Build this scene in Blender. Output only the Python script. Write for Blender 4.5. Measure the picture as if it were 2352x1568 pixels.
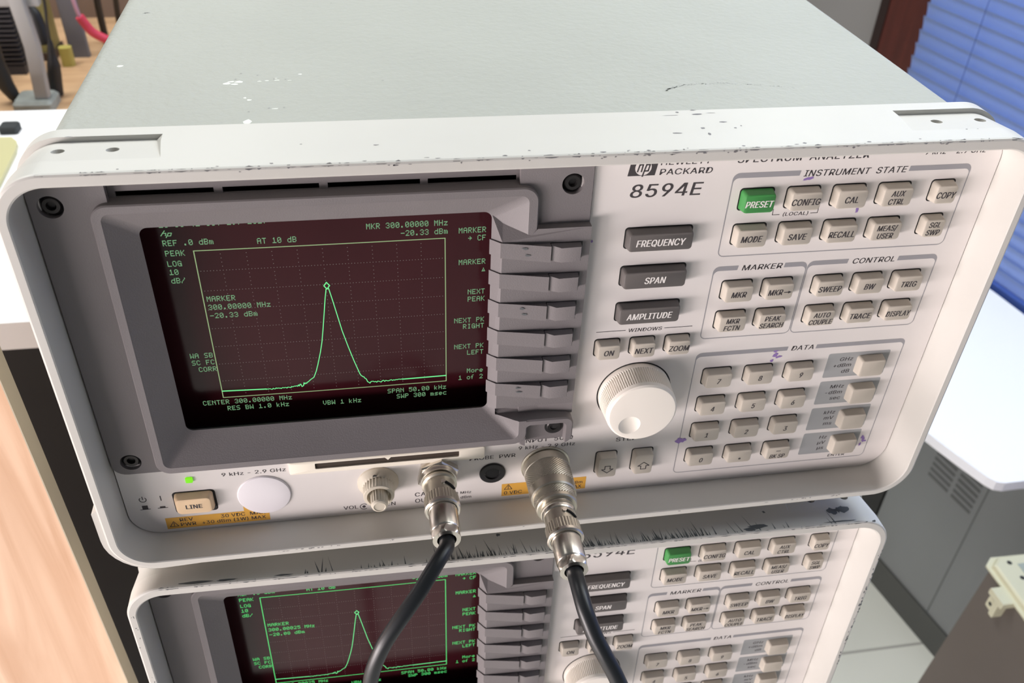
import bpy, bmesh, math, random
from mathutils import Vector, Matrix, Quaternion
from math import sin, cos, pi, sqrt, radians

for o in list(bpy.data.objects):
    bpy.data.objects.remove(o, do_unlink=True)
C = bpy.context.scene.collection
S = bpy.context.scene
rnd = random.Random(7)
FLOOR = 1093.0                      # millimetres from the floor to the foot of the upper analyzer
def G(x, y, z):                     # millimetres from the upper analyzer's front corner -> metres in the room
    return Vector((x, y, z + FLOOR)) * 0.001

# ------------------------------------------------------------------ camera
cam_d = bpy.data.cameras.new('camera'); cam = bpy.data.objects.new('camera', cam_d); C.objects.link(cam)
Rx = Vector((0.986057, -0.162123, 0.037527)); Rd = Vector((-0.068187, -0.599342, -0.797584)); Rf = Vector((0.151798, 0.783904, -0.60204))
M = Matrix.Identity(4)
for i, v in enumerate((Rx, -Rd, -Rf)):
    for j in range(3): M[j][i] = v[j]
M.translation = G(102.124, -240.496, 281.782)
cam.matrix_world = M
cam_d.sensor_width = 36.0; cam_d.sensor_fit = 'HORIZONTAL'
cam_d.lens = 2072.745 / 2352 * 36.0
cam_d.clip_start = 0.01; cam_d.clip_end = 50
cam_d.dof.use_dof = True; cam_d.dof.focus_distance = 0.318; cam_d.dof.aperture_fstop = 22
S.camera = cam

# ------------------------------------------------------------------ light and exposure
S.view_settings.view_transform = 'Standard'; S.view_settings.look = 'None'
S.view_settings.gamma = 1.0; S.view_settings.exposure = 0.0; S.view_settings.use_curve_mapping = False
w = bpy.data.worlds.new('room_air'); S.world = w; w.use_nodes = True
bg = w.node_tree.nodes['Background']; bg.inputs[0].default_value = (0.93, 0.95, 1.0, 1); 
_n = w.node_tree.nodes; _l = w.node_tree.links; _t = _n.new('ShaderNodeTexCoord'); _s = _n.new('ShaderNodeSeparateXYZ'); _m = _n.new('ShaderNodeMapRange')
_l.new(_t.outputs['Generated'], _s.inputs[0]); _l.new(_s.outputs['Z'], _m.inputs[0]); _m.inputs[1].default_value = -0.25; _m.inputs[2].default_value = 0.5
_m.inputs[3].default_value = 0.24; _m.inputs[4].default_value = 0.09; _l.new(_m.outputs[0], bg.inputs[1])

def area(name, loc, target, sx, sy, power, col):
    l = bpy.data.lights.new(name, 'AREA'); l.shape = 'RECTANGLE'; l.size = sx; l.size_y = sy
    l.energy = power; l.color = col
    o = bpy.data.objects.new(name, l); C.objects.link(o)
    o.location = loc
    d = (Vector(target) - Vector(loc))
    o.rotation_euler = d.to_track_quat('-Z', 'Y').to_euler()
    return o
# ceiling fluorescent behind the stack; low wide window on the left in front of it
area('ceiling_lamp_and_fill', G(-600, 950, 1500), G(-80, 400, 100), 1.6, 0.6, 37, (1.0, 1.0, 0.955))
area('ceiling_lamp_and_fill', G(1000, 500, 1500), G(950, 520, -1000), 1.2, 0.4, 9.5, (0.98, 1.0, 0.97))  # extra overhead fill, added to brighten the floor at the right
area('window_light', G(-1500, -560, -200), G(170, 0, 60), 1.0, 0.3, 33, (1.0, 0.895, 0.885))
area('far_fill', G(-1900, -1700, -400), G(170, 0, 60), 1.8, 0.5, 47, (1.0, 0.895, 0.885))  # added soft fill from the far front left, no window seen there
area('daylight', G(1600, 800, 500), G(1150, 750, 0), 2.0, 1.8, 85, (0.85, 0.93, 1.0))

# ------------------------------------------------------------------ materials
def lin(c):
    c = c / 255.0
    return c / 12.92 if c <= 0.04045 else ((c + 0.055) / 1.055) ** 2.4
def col(r, g, b): return (lin(r), lin(g), lin(b), 1)
def mat(name, rgb, rough=0.5, metal=0.0, noise=0.0, nscale=60.0, bump=0.0, bscale=900.0, spec=0.5, coat=0.0):
    m = bpy.data.materials.new(name); m.use_nodes = True
    nt = m.node_tree; p = nt.nodes['Principled BSDF']
    p.inputs['Base Color'].default_value = col(*rgb); p.inputs['Roughness'].default_value = rough
    p.inputs['Metallic'].default_value = metal; p.inputs['Specular IOR Level'].default_value = spec
    p.inputs['Coat Weight'].default_value = coat
    tc = nt.nodes.new('ShaderNodeTexCoord')
    if noise:
        n = nt.nodes.new('ShaderNodeTexNoise'); n.inputs['Scale'].default_value = nscale; n.inputs['Detail'].default_value = 5
        nt.links.new(tc.outputs['Object'], n.inputs['Vector'])
        r = nt.nodes.new('ShaderNodeMapRange'); r.inputs[1].default_value = 0.3; r.inputs[2].default_value = 0.7
        r.inputs[3].default_value = 1 - noise; r.inputs[4].default_value = 1 + noise
        nt.links.new(n.outputs[0], r.inputs[0])
        h = nt.nodes.new('ShaderNodeHueSaturation'); h.inputs['Color'].default_value = col(*rgb)
        nt.links.new(r.outputs[0], h.inputs['Value']); nt.links.new(h.outputs[0], p.inputs['Base Color'])
    if bump:
        n2 = nt.nodes.new('ShaderNodeTexNoise'); n2.inputs['Scale'].default_value = bscale; n2.inputs['Detail'].default_value = 3
        nt.links.new(tc.outputs['Object'], n2.inputs['Vector'])
        b = nt.nodes.new('ShaderNodeBump'); b.inputs['Strength'].default_value = bump; b.inputs['Distance'].default_value = 0.0006
        nt.links.new(n2.outputs[0], b.inputs['Height']); nt.links.new(b.outputs[0], p.inputs['Normal'])
    return m
def glow(name, rgb, strength, base=(10, 14, 10)):
    m = mat(name, base, 0.6); p = m.node_tree.nodes['Principled BSDF']
    p.inputs['Emission Color'].default_value = col(*rgb); p.inputs['Emission Strength'].default_value = strength
    return m
MT = dict(
    frame=mat('off_white_enamel', (200, 198, 192), 0.42, noise=0.02, nscale=25),
    cover=mat('grey_green_textured_paint', (164, 166, 159), 0.62, noise=0.03, nscale=14, bump=0.95, bscale=320),
    panel=mat('light_grey_panel_paint', (222, 217, 214), 0.5, noise=0.018, nscale=30),
    key=mat('warm_grey_keycap', (190, 182, 170), 0.5, noise=0.02, nscale=90),
    dkey=mat('charcoal_keycap', (98, 93, 91), 0.5, noise=0.03, nscale=90),
    gkey=mat('green_keycap', (62, 138, 70), 0.45, noise=0.02, nscale=90),
    line=mat('cream_keycap', (236, 206, 168), 0.45),
    bezel=mat('grey_moulded_plastic', (119, 114, 115), 0.55, noise=0.035, nscale=40, bump=0.12, bscale=2200),
    black=mat('black_plastic', (28, 28, 30), 0.5),
    gap=mat('dark_gap', (34, 33, 33), 0.8),
    void=mat('black_recess', (9, 10, 13), 0.55),
    screw=mat('black_oxide_steel', (52, 50, 50), 0.38, metal=0.6),
    ink=mat('dark_grey_print', (62, 58, 60), 0.6),
    white_ink=mat('white_print', (232, 228, 224), 0.6),
    bar=mat('grey_print', (150, 149, 153), 0.6),
    patch=mat('blue_grey_print', (157, 159, 160), 0.6),
    orange=mat('amber_label', (219, 166, 70), 0.55, noise=0.04, nscale=80),
    knob=mat('ivory_plastic', (240, 234, 224), 0.4),
    vknob=mat('grey_beige_plastic', (196, 188, 172), 0.5),
    cap=mat('white_plastic_cap', (236, 232, 236), 0.35),
    ivory=mat('ivory_card_frame', (238, 231, 216), 0.45),
    nickel=mat('nickel_plate', (222, 216, 206), 0.27, metal=1.0, noise=0.04, nscale=200),
    dnickel=mat('dull_nickel_plate', (206, 200, 186), 0.38, metal=1.0, noise=0.05, nscale=200),
    rubber=mat('black_cable_jacket', (30, 33, 36), 0.38, spec=0.5),
    wear=mat('worn_bare_metal', (112, 110, 112), 0.55),
    darkwear=mat('dark_scuff', (88, 92, 94), 0.6),
    flake=mat('white_paint_flake', (214, 217, 210), 0.5),
    pencil=mat('grey_pencil_scuff', (150, 152, 148), 0.7),
    purple=mat('purple_marker_ink', (142, 116, 178), 0.6),
    led=glow('green_power_light', (130, 235, 20), 1.0),
    text=glow('dim_green_phosphor', (112, 158, 116), 1.0),
    btext=glow('green_phosphor', (88, 214, 116), 1.0),
    grat=glow('graticule_phosphor', (142, 166, 118), 1.0),
    dots=glow('reflection_tinted_dot_phosphor', (112, 98, 96), 1.0),  # dot glow carries the reddish tint of the glass reflection
    trace=glow('bright_trace_phosphor', (116, 240, 150), 1.0),
)
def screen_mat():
    m = mat('tube_glass_maroon_reflection', (56, 20, 26), 0.16, noise=0.1, nscale=28, spec=0.3)  # maroon room reflection put into the base colour of dark glass
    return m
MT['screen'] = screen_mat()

# ------------------------------------------------------------------ mesh builder
class MB:
    def __init__(s): s.v = []; s.f = []
    def poly(s, pts):
        i = len(s.v); s.v += [Vector(p) for p in pts]; s.f.append(tuple(range(i, i + len(pts)))); return s
    def loft(s, loops, cap0=False, cap1=False, closed=True, ring=False):
        n = len(loops[0]); b = len(s.v)
        for l in loops: s.v += [Vector(p) for p in l]
        L = len(loops)
        for k in range(L if ring else L - 1):
            for i in range(n if closed else n - 1):
                j = (i + 1) % n; k2 = (k + 1) % L
                s.f.append((b + k * n + i, b + k * n + j, b + k2 * n + j, b + k2 * n + i))
        if cap0: s.f.append(tuple(b + i for i in reversed(range(n))))
        if cap1: s.f.append(tuple(b + (L - 1) * n + i for i in range(n)))
        return s
    def box(s, x0, x1, y0, y1, z0, z1, r=0.0):
        if r <= 0:
            return s.loft([[(x0, y0, z0), (x1, y0, z0), (x1, y0, z1), (x0, y0, z1)], [(x0, y1, z0), (x1, y1, z0), (x1, y1, z1), (x0, y1, z1)]], True, True)
        a = lambda i: RR(x0 + i, x1 - i, z0 + i, z1 - i, r)
        e = r * 0.6
        return s.loft([Y(a(e), y0), Y(a(e * .3), y0 + e * .3), Y(a(0), y0 + e), Y(a(0), y1 - e), Y(a(e * .3), y1 - e * .3), Y(a(e), y1)], True, True)
    def lathe(s, cx, cz, prof, n=48, rf=None, cap0=False, cap1=True):
        loops = []
        for (y, r) in prof:
            loops.append([(cx + (r * (rf(i, y) if rf else 1)) * cos(2 * pi * i / n), y, cz + (r * (rf(i, y) if rf else 1)) * sin(2 * pi * i / n)) for i in range(n)])
        return s.loft(loops, cap0, cap1)
    def tube(s, pts, r, n=14, caps=True):
        pts = [Vector(p) for p in pts]; loops = []
        up = Vector((0.3, 0.2, 1)).normalized()
        for i, p in enumerate(pts):
            t = (pts[min(i + 1, len(pts) - 1)] - pts[max(i - 1, 0)]).normalized()
            a = t.cross(up).normalized() if i == 0 else (a - t * a.dot(t)).normalized()
            b = t.cross(a)
            rr = r[i] if isinstance(r, (list, tuple)) else r
            loops.append([p + (a * cos(2 * pi * k / n) + b * sin(2 * pi * k / n)) * rr for k in range(n)])
        return s.loft(loops, caps, caps)
    def mesh(s, name, org, angle=35, smooth=True, weld=False):
        me = bpy.data.meshes.new(name)
        me.from_pydata([(p - org) * 0.001 for p in s.v], [], s.f)
        bm = bmesh.new(); bm.from_mesh(me)
        if weld: bmesh.ops.remove_doubles(bm, verts=bm.verts, dist=1e-7)
        bmesh.ops.recalc_face_normals(bm, faces=bm.faces); bm.to_mesh(me); bm.free()
        if smooth:
            me.polygons.foreach_set('use_smooth', [True] * len(me.polygons)); me.set_sharp_from_angle(angle=radians(angle))
        me.update(); return me
def RR(x0, x1, z0, z1, r, n=6):       # rounded rectangle, counter-clockwise from bottom right
    r = max(0.01, min(r, (x1 - x0) / 2 - .001, (z1 - z0) / 2 - .001)); o = []
    for cx, cz, a in ((x1 - r, z0 + r, -pi / 2), (x1 - r, z1 - r, 0), (x0 + r, z1 - r, pi / 2), (x0 + r, z0 + r, pi)):
        for k in range(n + 1): t = a + pi / 2 * k / n; o.append((cx + r * cos(t), cz + r * sin(t)))
    return o
def Y(l, y): return [(x, y, z) for x, z in l]
def spline(pts, n=8):                 # Catmull-Rom
    P = [Vector(p) for p in pts]; P = [2 * P[0] - P[1]] + P + [2 * P[-1] - P[-2]]; o = []
    for i in range(1, len(P) - 2):
        for k in range(n):
            t = k / n; a, b, c, d = P[i - 1:i + 3]
            o.append(0.5 * ((2 * b) + (c - a) * t + (2 * a - 5 * b + 4 * c - d) * t * t + (3 * b - a - 3 * c + d) * t ** 3))
    o.append(P[-2]); return o

ORG = Vector((162.5, 215, -5))        # base of an analyzer in its own millimetres
def part(name, mb, m, parent, label=None, org=ORG, angle=35, smooth=True):
    me = mb if isinstance(mb, bpy.types.Mesh) else mb.mesh(name, org, angle, smooth)
    o = bpy.data.objects.new(name, me); C.objects.link(o)
    if not me.materials: me.materials.append(m)
    if parent is not None: o.parent = parent
    if label: o['label'] = label
    return o
def tag(o, label, cat, group=None):
    o['label'] = label; o['category'] = cat
    if group: o['group'] = group
    return o
def thing(name, label, cat, loc, group=None):
    o = bpy.data.objects.new(name, None); C.objects.link(o); o.location = loc; o.empty_display_size = 0.05
    return tag(o, label, cat, group)
def struct(name, mb, m, org=Vector((0, 0, -FLOOR)), parent=None, **k):
    o = part(name, mb, m, parent, org=org, **k)
    if parent is None: o['kind'] = 'structure'
    return o
def cut(o, cutters, angle=30, tri=False):                   # boolean difference, result stored as plain mesh
    tmp = []
    if tri:
        bm = bmesh.new(); bm.from_mesh(o.data); bmesh.ops.triangulate(bm, faces=bm.faces); bm.to_mesh(o.data); bm.free()
    for mb in cutters:
        c = bpy.data.objects.new('cutter', mb.mesh('cutter', ORG)); C.objects.link(c); c.parent = o.parent; tmp.append(c)
        md = o.modifiers.new('cut', 'BOOLEAN'); md.object = c; md.operation = 'DIFFERENCE'; md.solver = 'EXACT'
    bpy.context.view_layer.update()
    dg = bpy.context.evaluated_depsgraph_get()
    me = bpy.data.meshes.new_from_object(o.evaluated_get(dg)); old = o.data
    o.modifiers.clear(); o.data = me; bpy.data.meshes.remove(old)
    me.polygons.foreach_set('use_smooth', [True] * len(me.polygons)); me.set_sharp_from_angle(angle=radians(angle))
    for c in tmp: bpy.data.objects.remove(c, do_unlink=True)

# ------------------------------------------------------------------ lettering
GLYPH = {          # outlines of the printed sans-serif lettering: advance and contours in thousandths of the size
    ' ': (188, ''),
    '(': (273, '89,207 94,283 109,364 132,441 160,510 177,539 236,539 204,466 179,390 161,313 152,241 152,176 160,115 177,50 218,-57 236,-96 177,-96 150,-46 128,4 111,55 99,106 92,156'),
    ')': (273, '37,-96 86,18 106,85 118,147 122,207 117,276 104,351 82,428 54,503 37,539 97,539 128,477 154,403 173,323 183,244 184,207 182,156 174,104 161,53 144,3 123,-47 97,-96'),
    '+': (453, '198,34 198,364 255,364 255,34|61,172 61,226 391,226 391,172'),
    '-': (453, '337,244 337,188 114,188 114,244'),
    '.': (188, '83,-3 63,9 51,29 51,53 55,64 73,81 95,87 118,81 135,64 141,41 135,18 118,1 107,-3'),
    '/': (249, '235,533 71,-76 14,-76 178,533'),
    '0': (453, '227,-7 191,-3 158,7 130,24 105,48 85,77 69,113 57,155 50,202 48,254 50,306 57,353 69,395 85,431 106,461 130,484 159,502 191,512 227,516 262,512 295,502 323,484 348,461 368,431 384,395 396,353 403,306 405,254 403,202 396,155 384,113 368,77 348,48 323,24 295,7 263,-3|227,50 250,52 271,60 290,74 306,92 320,116 330,144 338,176 342,213 342,295 338,332 330,365 320,393 306,416 290,435 271,449 250,457 227,460 203,457 182,449 163,435 147,416 134,393 123,365 115,332 111,295 111,213 115,176 123,144 134,116 147,92 163,74 182,60 203,52'),
    '1': (453, '76,0 76,55 391,55 391,0|276,509 276,0 212,0 212,448 209,448 86,358 86,427 198,509'),
    '2': (453, '64,0 64,47 282,282 311,327 319,356 319,389 315,405 298,431 273,449 241,458 205,458 172,447 148,427 132,398 127,362 66,362 68,391 75,418 86,442 102,464 121,482 143,496 168,507 196,513 225,516 254,513 281,507 306,497 328,482 346,465 361,445 372,423 379,398 380,354 371,318 351,280 294,209 153,60 153,57 389,57 389,0'),
    '3': (453, '218,-7 188,-5 159,1 133,10 108,22 88,38 70,57 57,79 48,104 44,132 109,132 118,100 137,76 165,59 200,51 239,51 275,61 304,80 315,93 323,108 328,125 328,163 316,196 306,211 292,223 275,234 254,241 229,246 157,248 157,299 288,448 288,452 70,452 70,509 372,509 372,461 211,278 211,289 247,290 279,286 308,276 333,262 354,244 371,222 383,198 391,173 393,145 390,116 383,90 370,66 354,45 333,27 309,12 281,2 251,-5'),
    '4': (453, '40,105 40,158 247,509 343,509 343,163 413,163 413,105 343,105 343,0 282,0 282,105|282,163 282,418 109,166 109,163'),
    '5': (453, '221,-7 192,-5 165,1 140,11 118,25 99,41 83,60 71,82 63,105 60,130 122,130 130,102 148,78 173,60 204,51 241,51 259,56 276,64 291,75 304,89 314,104 322,122 326,141 326,183 321,203 314,221 303,237 290,251 275,262 257,270 238,275 201,276 167,268 139,255 128,246 67,253 96,509 366,509 366,452 151,452 134,301 162,318 194,330 229,334 274,328 313,311 345,285 370,251 386,210 391,163 388,132 381,102 369,76 352,52 332,32 309,15 282,3 253,-4'),
    '6': (453, '226,-7 196,-4 168,3 142,15 119,31 100,51 84,74 73,101 66,130 64,162 65,187 71,212 80,239 112,302 252,509 322,509 151,261 145,261 165,288 196,307 221,313 265,312 291,305 316,295 337,280 355,262 370,240 380,215 387,187 389,157 387,127 379,98 368,73 352,50 333,30 310,14 284,3 257,-4|245,50 263,55 279,63 304,86 322,119 327,157 322,196 304,228 279,251 263,259 245,264 207,264 190,259 174,252 148,229 131,197 125,158 131,119 148,86 160,73 174,63 190,55 207,50'),
    '7': (453, '97,0 323,448 323,452 62,452 62,509 391,509 391,449 165,0'),
    '8': (453, '226,-7 193,-5 163,1 136,11 111,25 91,42 74,62 62,84 54,109 52,135 58,176 75,212 101,241 117,252 134,260 153,265 153,267 129,276 109,289 93,308 80,330 73,354 70,380 73,405 79,429 90,450 106,469 124,485 146,498 170,508 197,514 226,516 255,514 282,508 306,498 328,485 346,469 361,450 373,429 379,405 382,380 379,354 372,330 359,308 343,289 323,276 300,267 300,265 335,252 365,228 387,195 399,156 401,135 398,109 391,84 378,62 362,42 341,25 317,11 289,1 259,-5|248,50 285,60 313,79 323,91 331,106 335,121 335,157 330,173 322,189 298,213 265,230 226,235 187,230 154,213 130,189 122,173 117,157 117,121 121,106 129,91 139,79 167,60 205,50|244,291 274,300 298,318 314,344 319,376 314,407 299,432 275,449 244,459 208,459 177,449 153,432 138,407 133,376 138,344 154,318 178,300 209,291'),
    '9': (453, '226,516 256,513 285,506 310,494 333,478 352,458 368,434 380,408 387,378 389,347 387,322 382,296 373,270 340,207 200,0 130,0 301,248 307,248 287,221 257,202 232,195 188,197 161,203 137,214 116,229 98,247 83,269 72,294 66,321 64,352 66,382 73,411 85,436 101,459 120,479 143,494 168,506 196,513|207,459 190,454 174,446 148,423 131,390 125,352 131,313 148,280 160,268 174,257 190,250 207,245 245,245 263,249 279,257 293,267 314,295 322,312 327,350 322,390 305,422 279,446 263,454 245,459'),
    'A': (480, '16,0 201,509 276,509 463,0 395,0 264,372 232,478 245,478 191,302 85,0|110,142 110,199 370,199 370,142'),
    'B': (456, '60,0 60,509 241,509 274,507 304,501 329,491 350,477 367,461 381,442 390,421 396,398 397,353 387,320 368,295 343,278 315,267 315,262 347,254 378,234 402,203 411,184 416,161 418,136 416,111 410,88 400,67 386,48 368,31 344,18 317,8 284,2 247,0|125,57 245,57 281,60 309,67 330,80 344,96 353,115 355,137 350,169 333,197 306,218 289,225 248,231 125,231|125,285 256,287 288,296 314,314 330,340 336,372 333,393 326,412 313,429 294,442 270,449 240,452 125,452'),
    'C': (510, '267,-7 225,-3 186,7 150,25 119,49 92,79 70,115 53,157 44,203 40,254 44,305 53,352 70,393 92,429 119,459 150,484 186,501 225,512 267,516 317,511 362,496 402,471 435,438 459,397 473,348 408,348 397,380 380,407 357,428 330,444 284,455 237,453 209,445 184,432 161,414 141,391 125,364 113,332 106,295 103,254 106,213 113,177 125,145 141,117 161,94 184,76 210,63 237,56 284,54 315,60 344,72 369,90 389,114 404,144 408,160 473,160 459,112 435,71 402,38 363,13 317,-2'),
    'D': (502, '219,0 96,0 96,57 215,57 254,60 288,68 318,81 343,99 363,122 379,149 390,181 397,216 399,255 397,294 390,329 379,361 364,388 344,410 320,428 291,441 258,449 221,452 93,452 93,509 225,509 273,505 315,495 353,478 385,455 412,426 433,391 449,351 458,306 462,255 458,205 449,159 433,119 411,83 384,54 351,31 312,14 268,3|125,509 125,0 60,0 60,509'),
    'E': (419, '60,0 60,509 372,509 372,452 125,452 125,286 355,286 355,229 125,229 125,57 375,57 375,0'),
    'F': (410, '60,0 60,509 369,509 369,452 125,452 125,278 346,278 346,221 125,221 125,0'),
    'G': (520, '269,-7 225,-3 185,7 149,25 118,49 91,79 69,116 53,157 43,203 40,254 43,305 53,352 69,393 91,429 117,459 149,484 184,501 223,512 265,516 316,510 363,494 403,469 436,436 460,395 474,349 408,349 387,393 368,417 344,436 315,448 283,455 236,453 209,445 183,432 160,414 141,392 125,364 113,332 106,295 103,254 106,213 113,177 125,145 141,117 161,95 184,76 210,63 238,56 269,53 296,55 322,61 345,71 365,85 382,102 396,123 407,147 413,173 415,202 434,199 283,199 283,256 478,256 478,200 475,160 466,124 451,91 431,62 406,38 377,19 344,5 308,-4'),
    'H': (517, '60,0 60,509 125,509 125,289 392,289 392,509 457,509 457,0 392,0 392,232 125,232 125,0'),
    'I': (300, '31,0 31,57 118,57 118,452 31,452 31,509 269,509 269,452 183,452 183,57 269,57 269,0'),
    'K': (467, '60,0 60,509 125,509 125,242 364,509 448,509 245,287 449,0 372,0 201,240 125,168 125,0'),
    'L': (393, '60,0 60,509 125,509 125,57 361,57 361,0'),
    'M': (628, '60,0 60,509 152,509 287,159 322,49 307,49 352,187 476,509 568,509 568,0 504,0 507,457 513,457 456,291 342,0 286,0 145,361 112,457 119,457 122,291 122,0'),
    'N': (523, '60,0 60,509 136,509 363,151 414,55 405,54 399,195 399,509 463,509 463,0 387,0 177,331 108,452 119,454 125,291 125,0'),
    'O': (533, '267,-7 225,-3 186,7 150,25 119,49 92,79 70,115 53,157 44,203 40,254 44,305 53,352 70,393 92,429 119,459 150,484 186,501 225,512 267,516 309,512 348,501 384,484 415,459 442,429 464,393 480,352 490,305 493,254 490,203 480,157 464,115 442,79 415,49 384,25 348,7 309,-3|267,53 296,55 324,63 349,76 372,94 392,116 408,144 420,176 428,213 430,254 428,295 420,332 408,365 392,392 372,415 349,433 324,446 296,453 267,456 237,453 210,445 184,433 161,415 142,392 125,364 113,332 106,295 103,254 106,213 113,176 125,144 142,117 161,94 184,76 210,63 237,55'),
    'P': (445, '60,0 60,509 235,509 272,506 305,499 332,487 356,471 375,452 390,430 400,404 407,377 409,348 407,318 400,291 390,265 375,243 356,223 332,207 305,195 272,188 235,186 109,186 109,242 257,244 279,248 297,256 312,266 324,279 333,294 343,328 343,367 333,402 324,416 312,428 297,439 279,446 257,451 125,452 125,0'),
    'Q': (533, '245,159 313,159 468,-48 401,-48|267,-7 225,-3 186,7 150,25 119,49 92,79 70,115 53,157 44,203 40,254 44,305 53,352 70,393 92,429 119,459 150,484 186,501 225,512 267,516 309,512 348,501 384,484 415,459 442,429 464,393 480,352 490,305 493,254 490,203 480,157 464,115 442,79 415,49 384,25 348,7 309,-3|267,53 296,55 324,63 349,76 372,94 392,116 408,144 420,176 428,213 430,254 428,295 420,332 408,365 392,392 372,415 349,433 324,446 296,453 267,456 237,453 210,445 184,433 161,415 142,392 125,364 113,332 106,295 103,254 106,213 113,176 125,144 142,117 161,94 184,76 210,63 237,55'),
    'R': (449, '60,0 60,509 236,509 273,506 305,500 333,489 356,473 376,455 390,433 401,408 407,381 409,352 407,323 401,296 390,271 376,250 356,232 333,217 305,206 273,200 236,198 96,198 96,255 258,256 280,260 298,267 313,276 325,287 334,300 344,333 344,371 334,405 325,419 313,430 298,440 279,446 233,452 125,452 125,0|353,0 230,229 303,229 428,0'),
    'S': (447, '224,-9 188,-7 156,-1 128,9 102,23 81,40 64,60 51,83 42,109 38,137 104,137 108,118 114,102 123,88 150,66 185,53 224,49 267,54 303,69 317,79 329,92 338,106 344,122 346,139 344,154 340,168 322,189 296,205 145,253 112,269 86,289 67,313 56,341 52,372 54,400 62,425 75,448 92,468 113,484 138,498 165,508 195,514 227,516 259,514 289,508 316,498 340,484 360,468 377,449 390,427 398,403 401,378 337,378 332,402 320,421 302,437 280,449 254,456 225,459 185,454 152,440 129,418 121,405 117,391 115,376 117,359 122,345 142,324 169,308 312,264 359,238 384,213 402,180 407,161 408,139 406,112 399,87 386,64 370,43 349,25 323,11 294,0 261,-7'),
    'T': (449, '32,452 32,509 417,509 417,452 257,452 257,0 193,0 193,452'),
    'U': (517, '259,-8 220,-6 186,2 154,15 126,33 103,55 85,80 71,108 63,140 60,173 60,509 124,509 124,178 126,155 132,133 141,113 153,95 169,80 187,68 208,59 232,53 259,52 285,53 309,59 331,68 349,80 364,95 377,113 385,133 391,155 393,178 393,509 457,509 457,173 454,140 446,108 433,80 414,55 391,33 363,15 332,2 297,-6'),
    'V': (480, '204,0 16,509 84,509 215,137 248,31 235,31 290,206 395,509 463,509 278,0'),
    'W': (686, '155,0 16,509 82,509 175,145 197,40 189,40 224,196 306,509 380,509 486,94 497,40 488,40 523,196 603,509 670,509 530,0 455,0 368,323 336,475 350,475 318,323 230,0'),
    'X': (474, '18,0 217,284 217,236 29,509 104,509 204,361 243,292 232,292 272,361 374,509 446,509 259,239 259,287 456,0 382,0 250,195 230,231 244,231 206,166 91,0'),
    'Y': (472, '203,0 203,208 16,509 91,509 231,274 250,230 224,230 251,293 381,509 455,509 268,208 268,0'),
    'Z': (438, '42,0 42,46 306,431 341,476 348,454 223,452 40,452 40,509 397,509 397,462 134,81 97,33 90,54 214,57 399,57 399,0'),
    'c': (396, '174,-5 144,3 117,16 93,35 72,58 56,85 44,116 37,150 34,187 37,225 44,260 56,291 72,318 93,341 117,360 144,374 174,382 226,384 260,377 291,364 318,346 340,322 356,293 362,277 303,262 290,289 270,311 242,325 207,330 184,328 163,321 145,310 130,296 118,278 108,258 98,212 98,163 108,117 118,97 130,80 145,66 163,55 184,49 220,47 253,55 279,73 297,98 304,117 363,102 350,70 331,43 306,21 277,5 244,-5 226,-7'),
    'd': (424, '195,-8 165,-6 137,3 111,16 89,34 70,57 55,84 43,116 36,151 34,189 36,227 43,261 55,293 70,320 89,342 112,361 137,374 165,382 196,384 237,379 267,364 287,346 306,319 311,319 311,509 372,509 372,0 313,0 313,59 307,59 277,21 252,4 236,-3|205,47 226,49 246,55 263,65 278,78 290,95 299,115 310,162 310,216 300,263 290,282 278,299 263,312 246,322 227,328 205,330 182,328 162,322 145,311 130,298 118,281 108,261 98,215 98,163 109,117 118,97 130,80 145,66 162,55 182,49'),
    'e': (404, '212,-8 177,-5 145,3 117,16 92,35 72,58 56,85 44,116 37,150 34,187 36,224 44,258 55,290 71,317 91,340 115,359 142,373 172,382 205,384 246,380 285,366 319,341 334,324 347,305 357,282 365,256 370,227 371,169 75,169 75,221 338,221 310,202 304,248 298,269 288,286 277,301 263,314 246,323 227,328 205,330 183,328 164,323 146,313 131,301 119,286 102,251 96,211 98,151 102,127 110,106 121,88 135,73 151,61 169,53 190,48 227,47 254,53 276,65 294,82 306,105 365,91 358,72 348,55 320,26 283,4 237,-7'),
    'k': (381, '53,0 53,509 114,509 114,222 284,379 360,379 198,223 372,0 294,0 155,183 114,146 114,0'),
    'm': (610, '53,0 53,379 112,379 112,295 108,295 122,331 144,358 172,376 203,385 219,386 245,383 268,375 287,361 303,342 314,320 321,295 312,295 326,329 350,356 381,375 417,385 458,385 478,380 497,372 514,361 529,346 541,328 550,307 555,283 557,255 557,0 496,0 496,254 493,279 485,298 473,313 456,323 438,329 402,329 374,320 353,302 340,277 335,247 335,0 274,0 274,260 272,280 265,297 253,311 238,322 220,328 185,329 158,320 135,302 119,274 114,238 114,0'),
    'n': (410, '114,0 53,0 53,379 112,379 112,287 102,287 116,319 132,344 152,362 175,374 200,382 227,384 252,383 275,377 295,369 313,356 328,340 341,321 350,298 355,271 357,240 357,0 296,0 296,235 293,263 286,286 273,304 256,318 235,326 210,329 176,324 147,308 126,283 119,266 115,248'),
    's': (365, '157,-7 112,3 93,12 76,24 62,38 50,54 41,73 36,94 94,107 101,87 111,72 124,60 141,52 160,47 181,45 206,47 227,53 244,62 258,74 265,88 268,103 266,115 262,126 254,136 229,150 118,180 92,192 72,208 58,227 50,249 47,274 49,295 55,314 65,332 79,347 95,360 115,370 137,378 161,383 212,383 254,372 286,352 309,324 324,290 268,277 254,304 243,316 228,325 210,331 187,333 166,331 147,326 131,317 119,305 111,292 109,277 110,264 115,253 124,243 152,229 261,200 287,187 306,171 320,153 328,131 331,107 329,85 323,65 312,47 298,31 281,18 260,6 236,-2 210,-7'),
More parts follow.
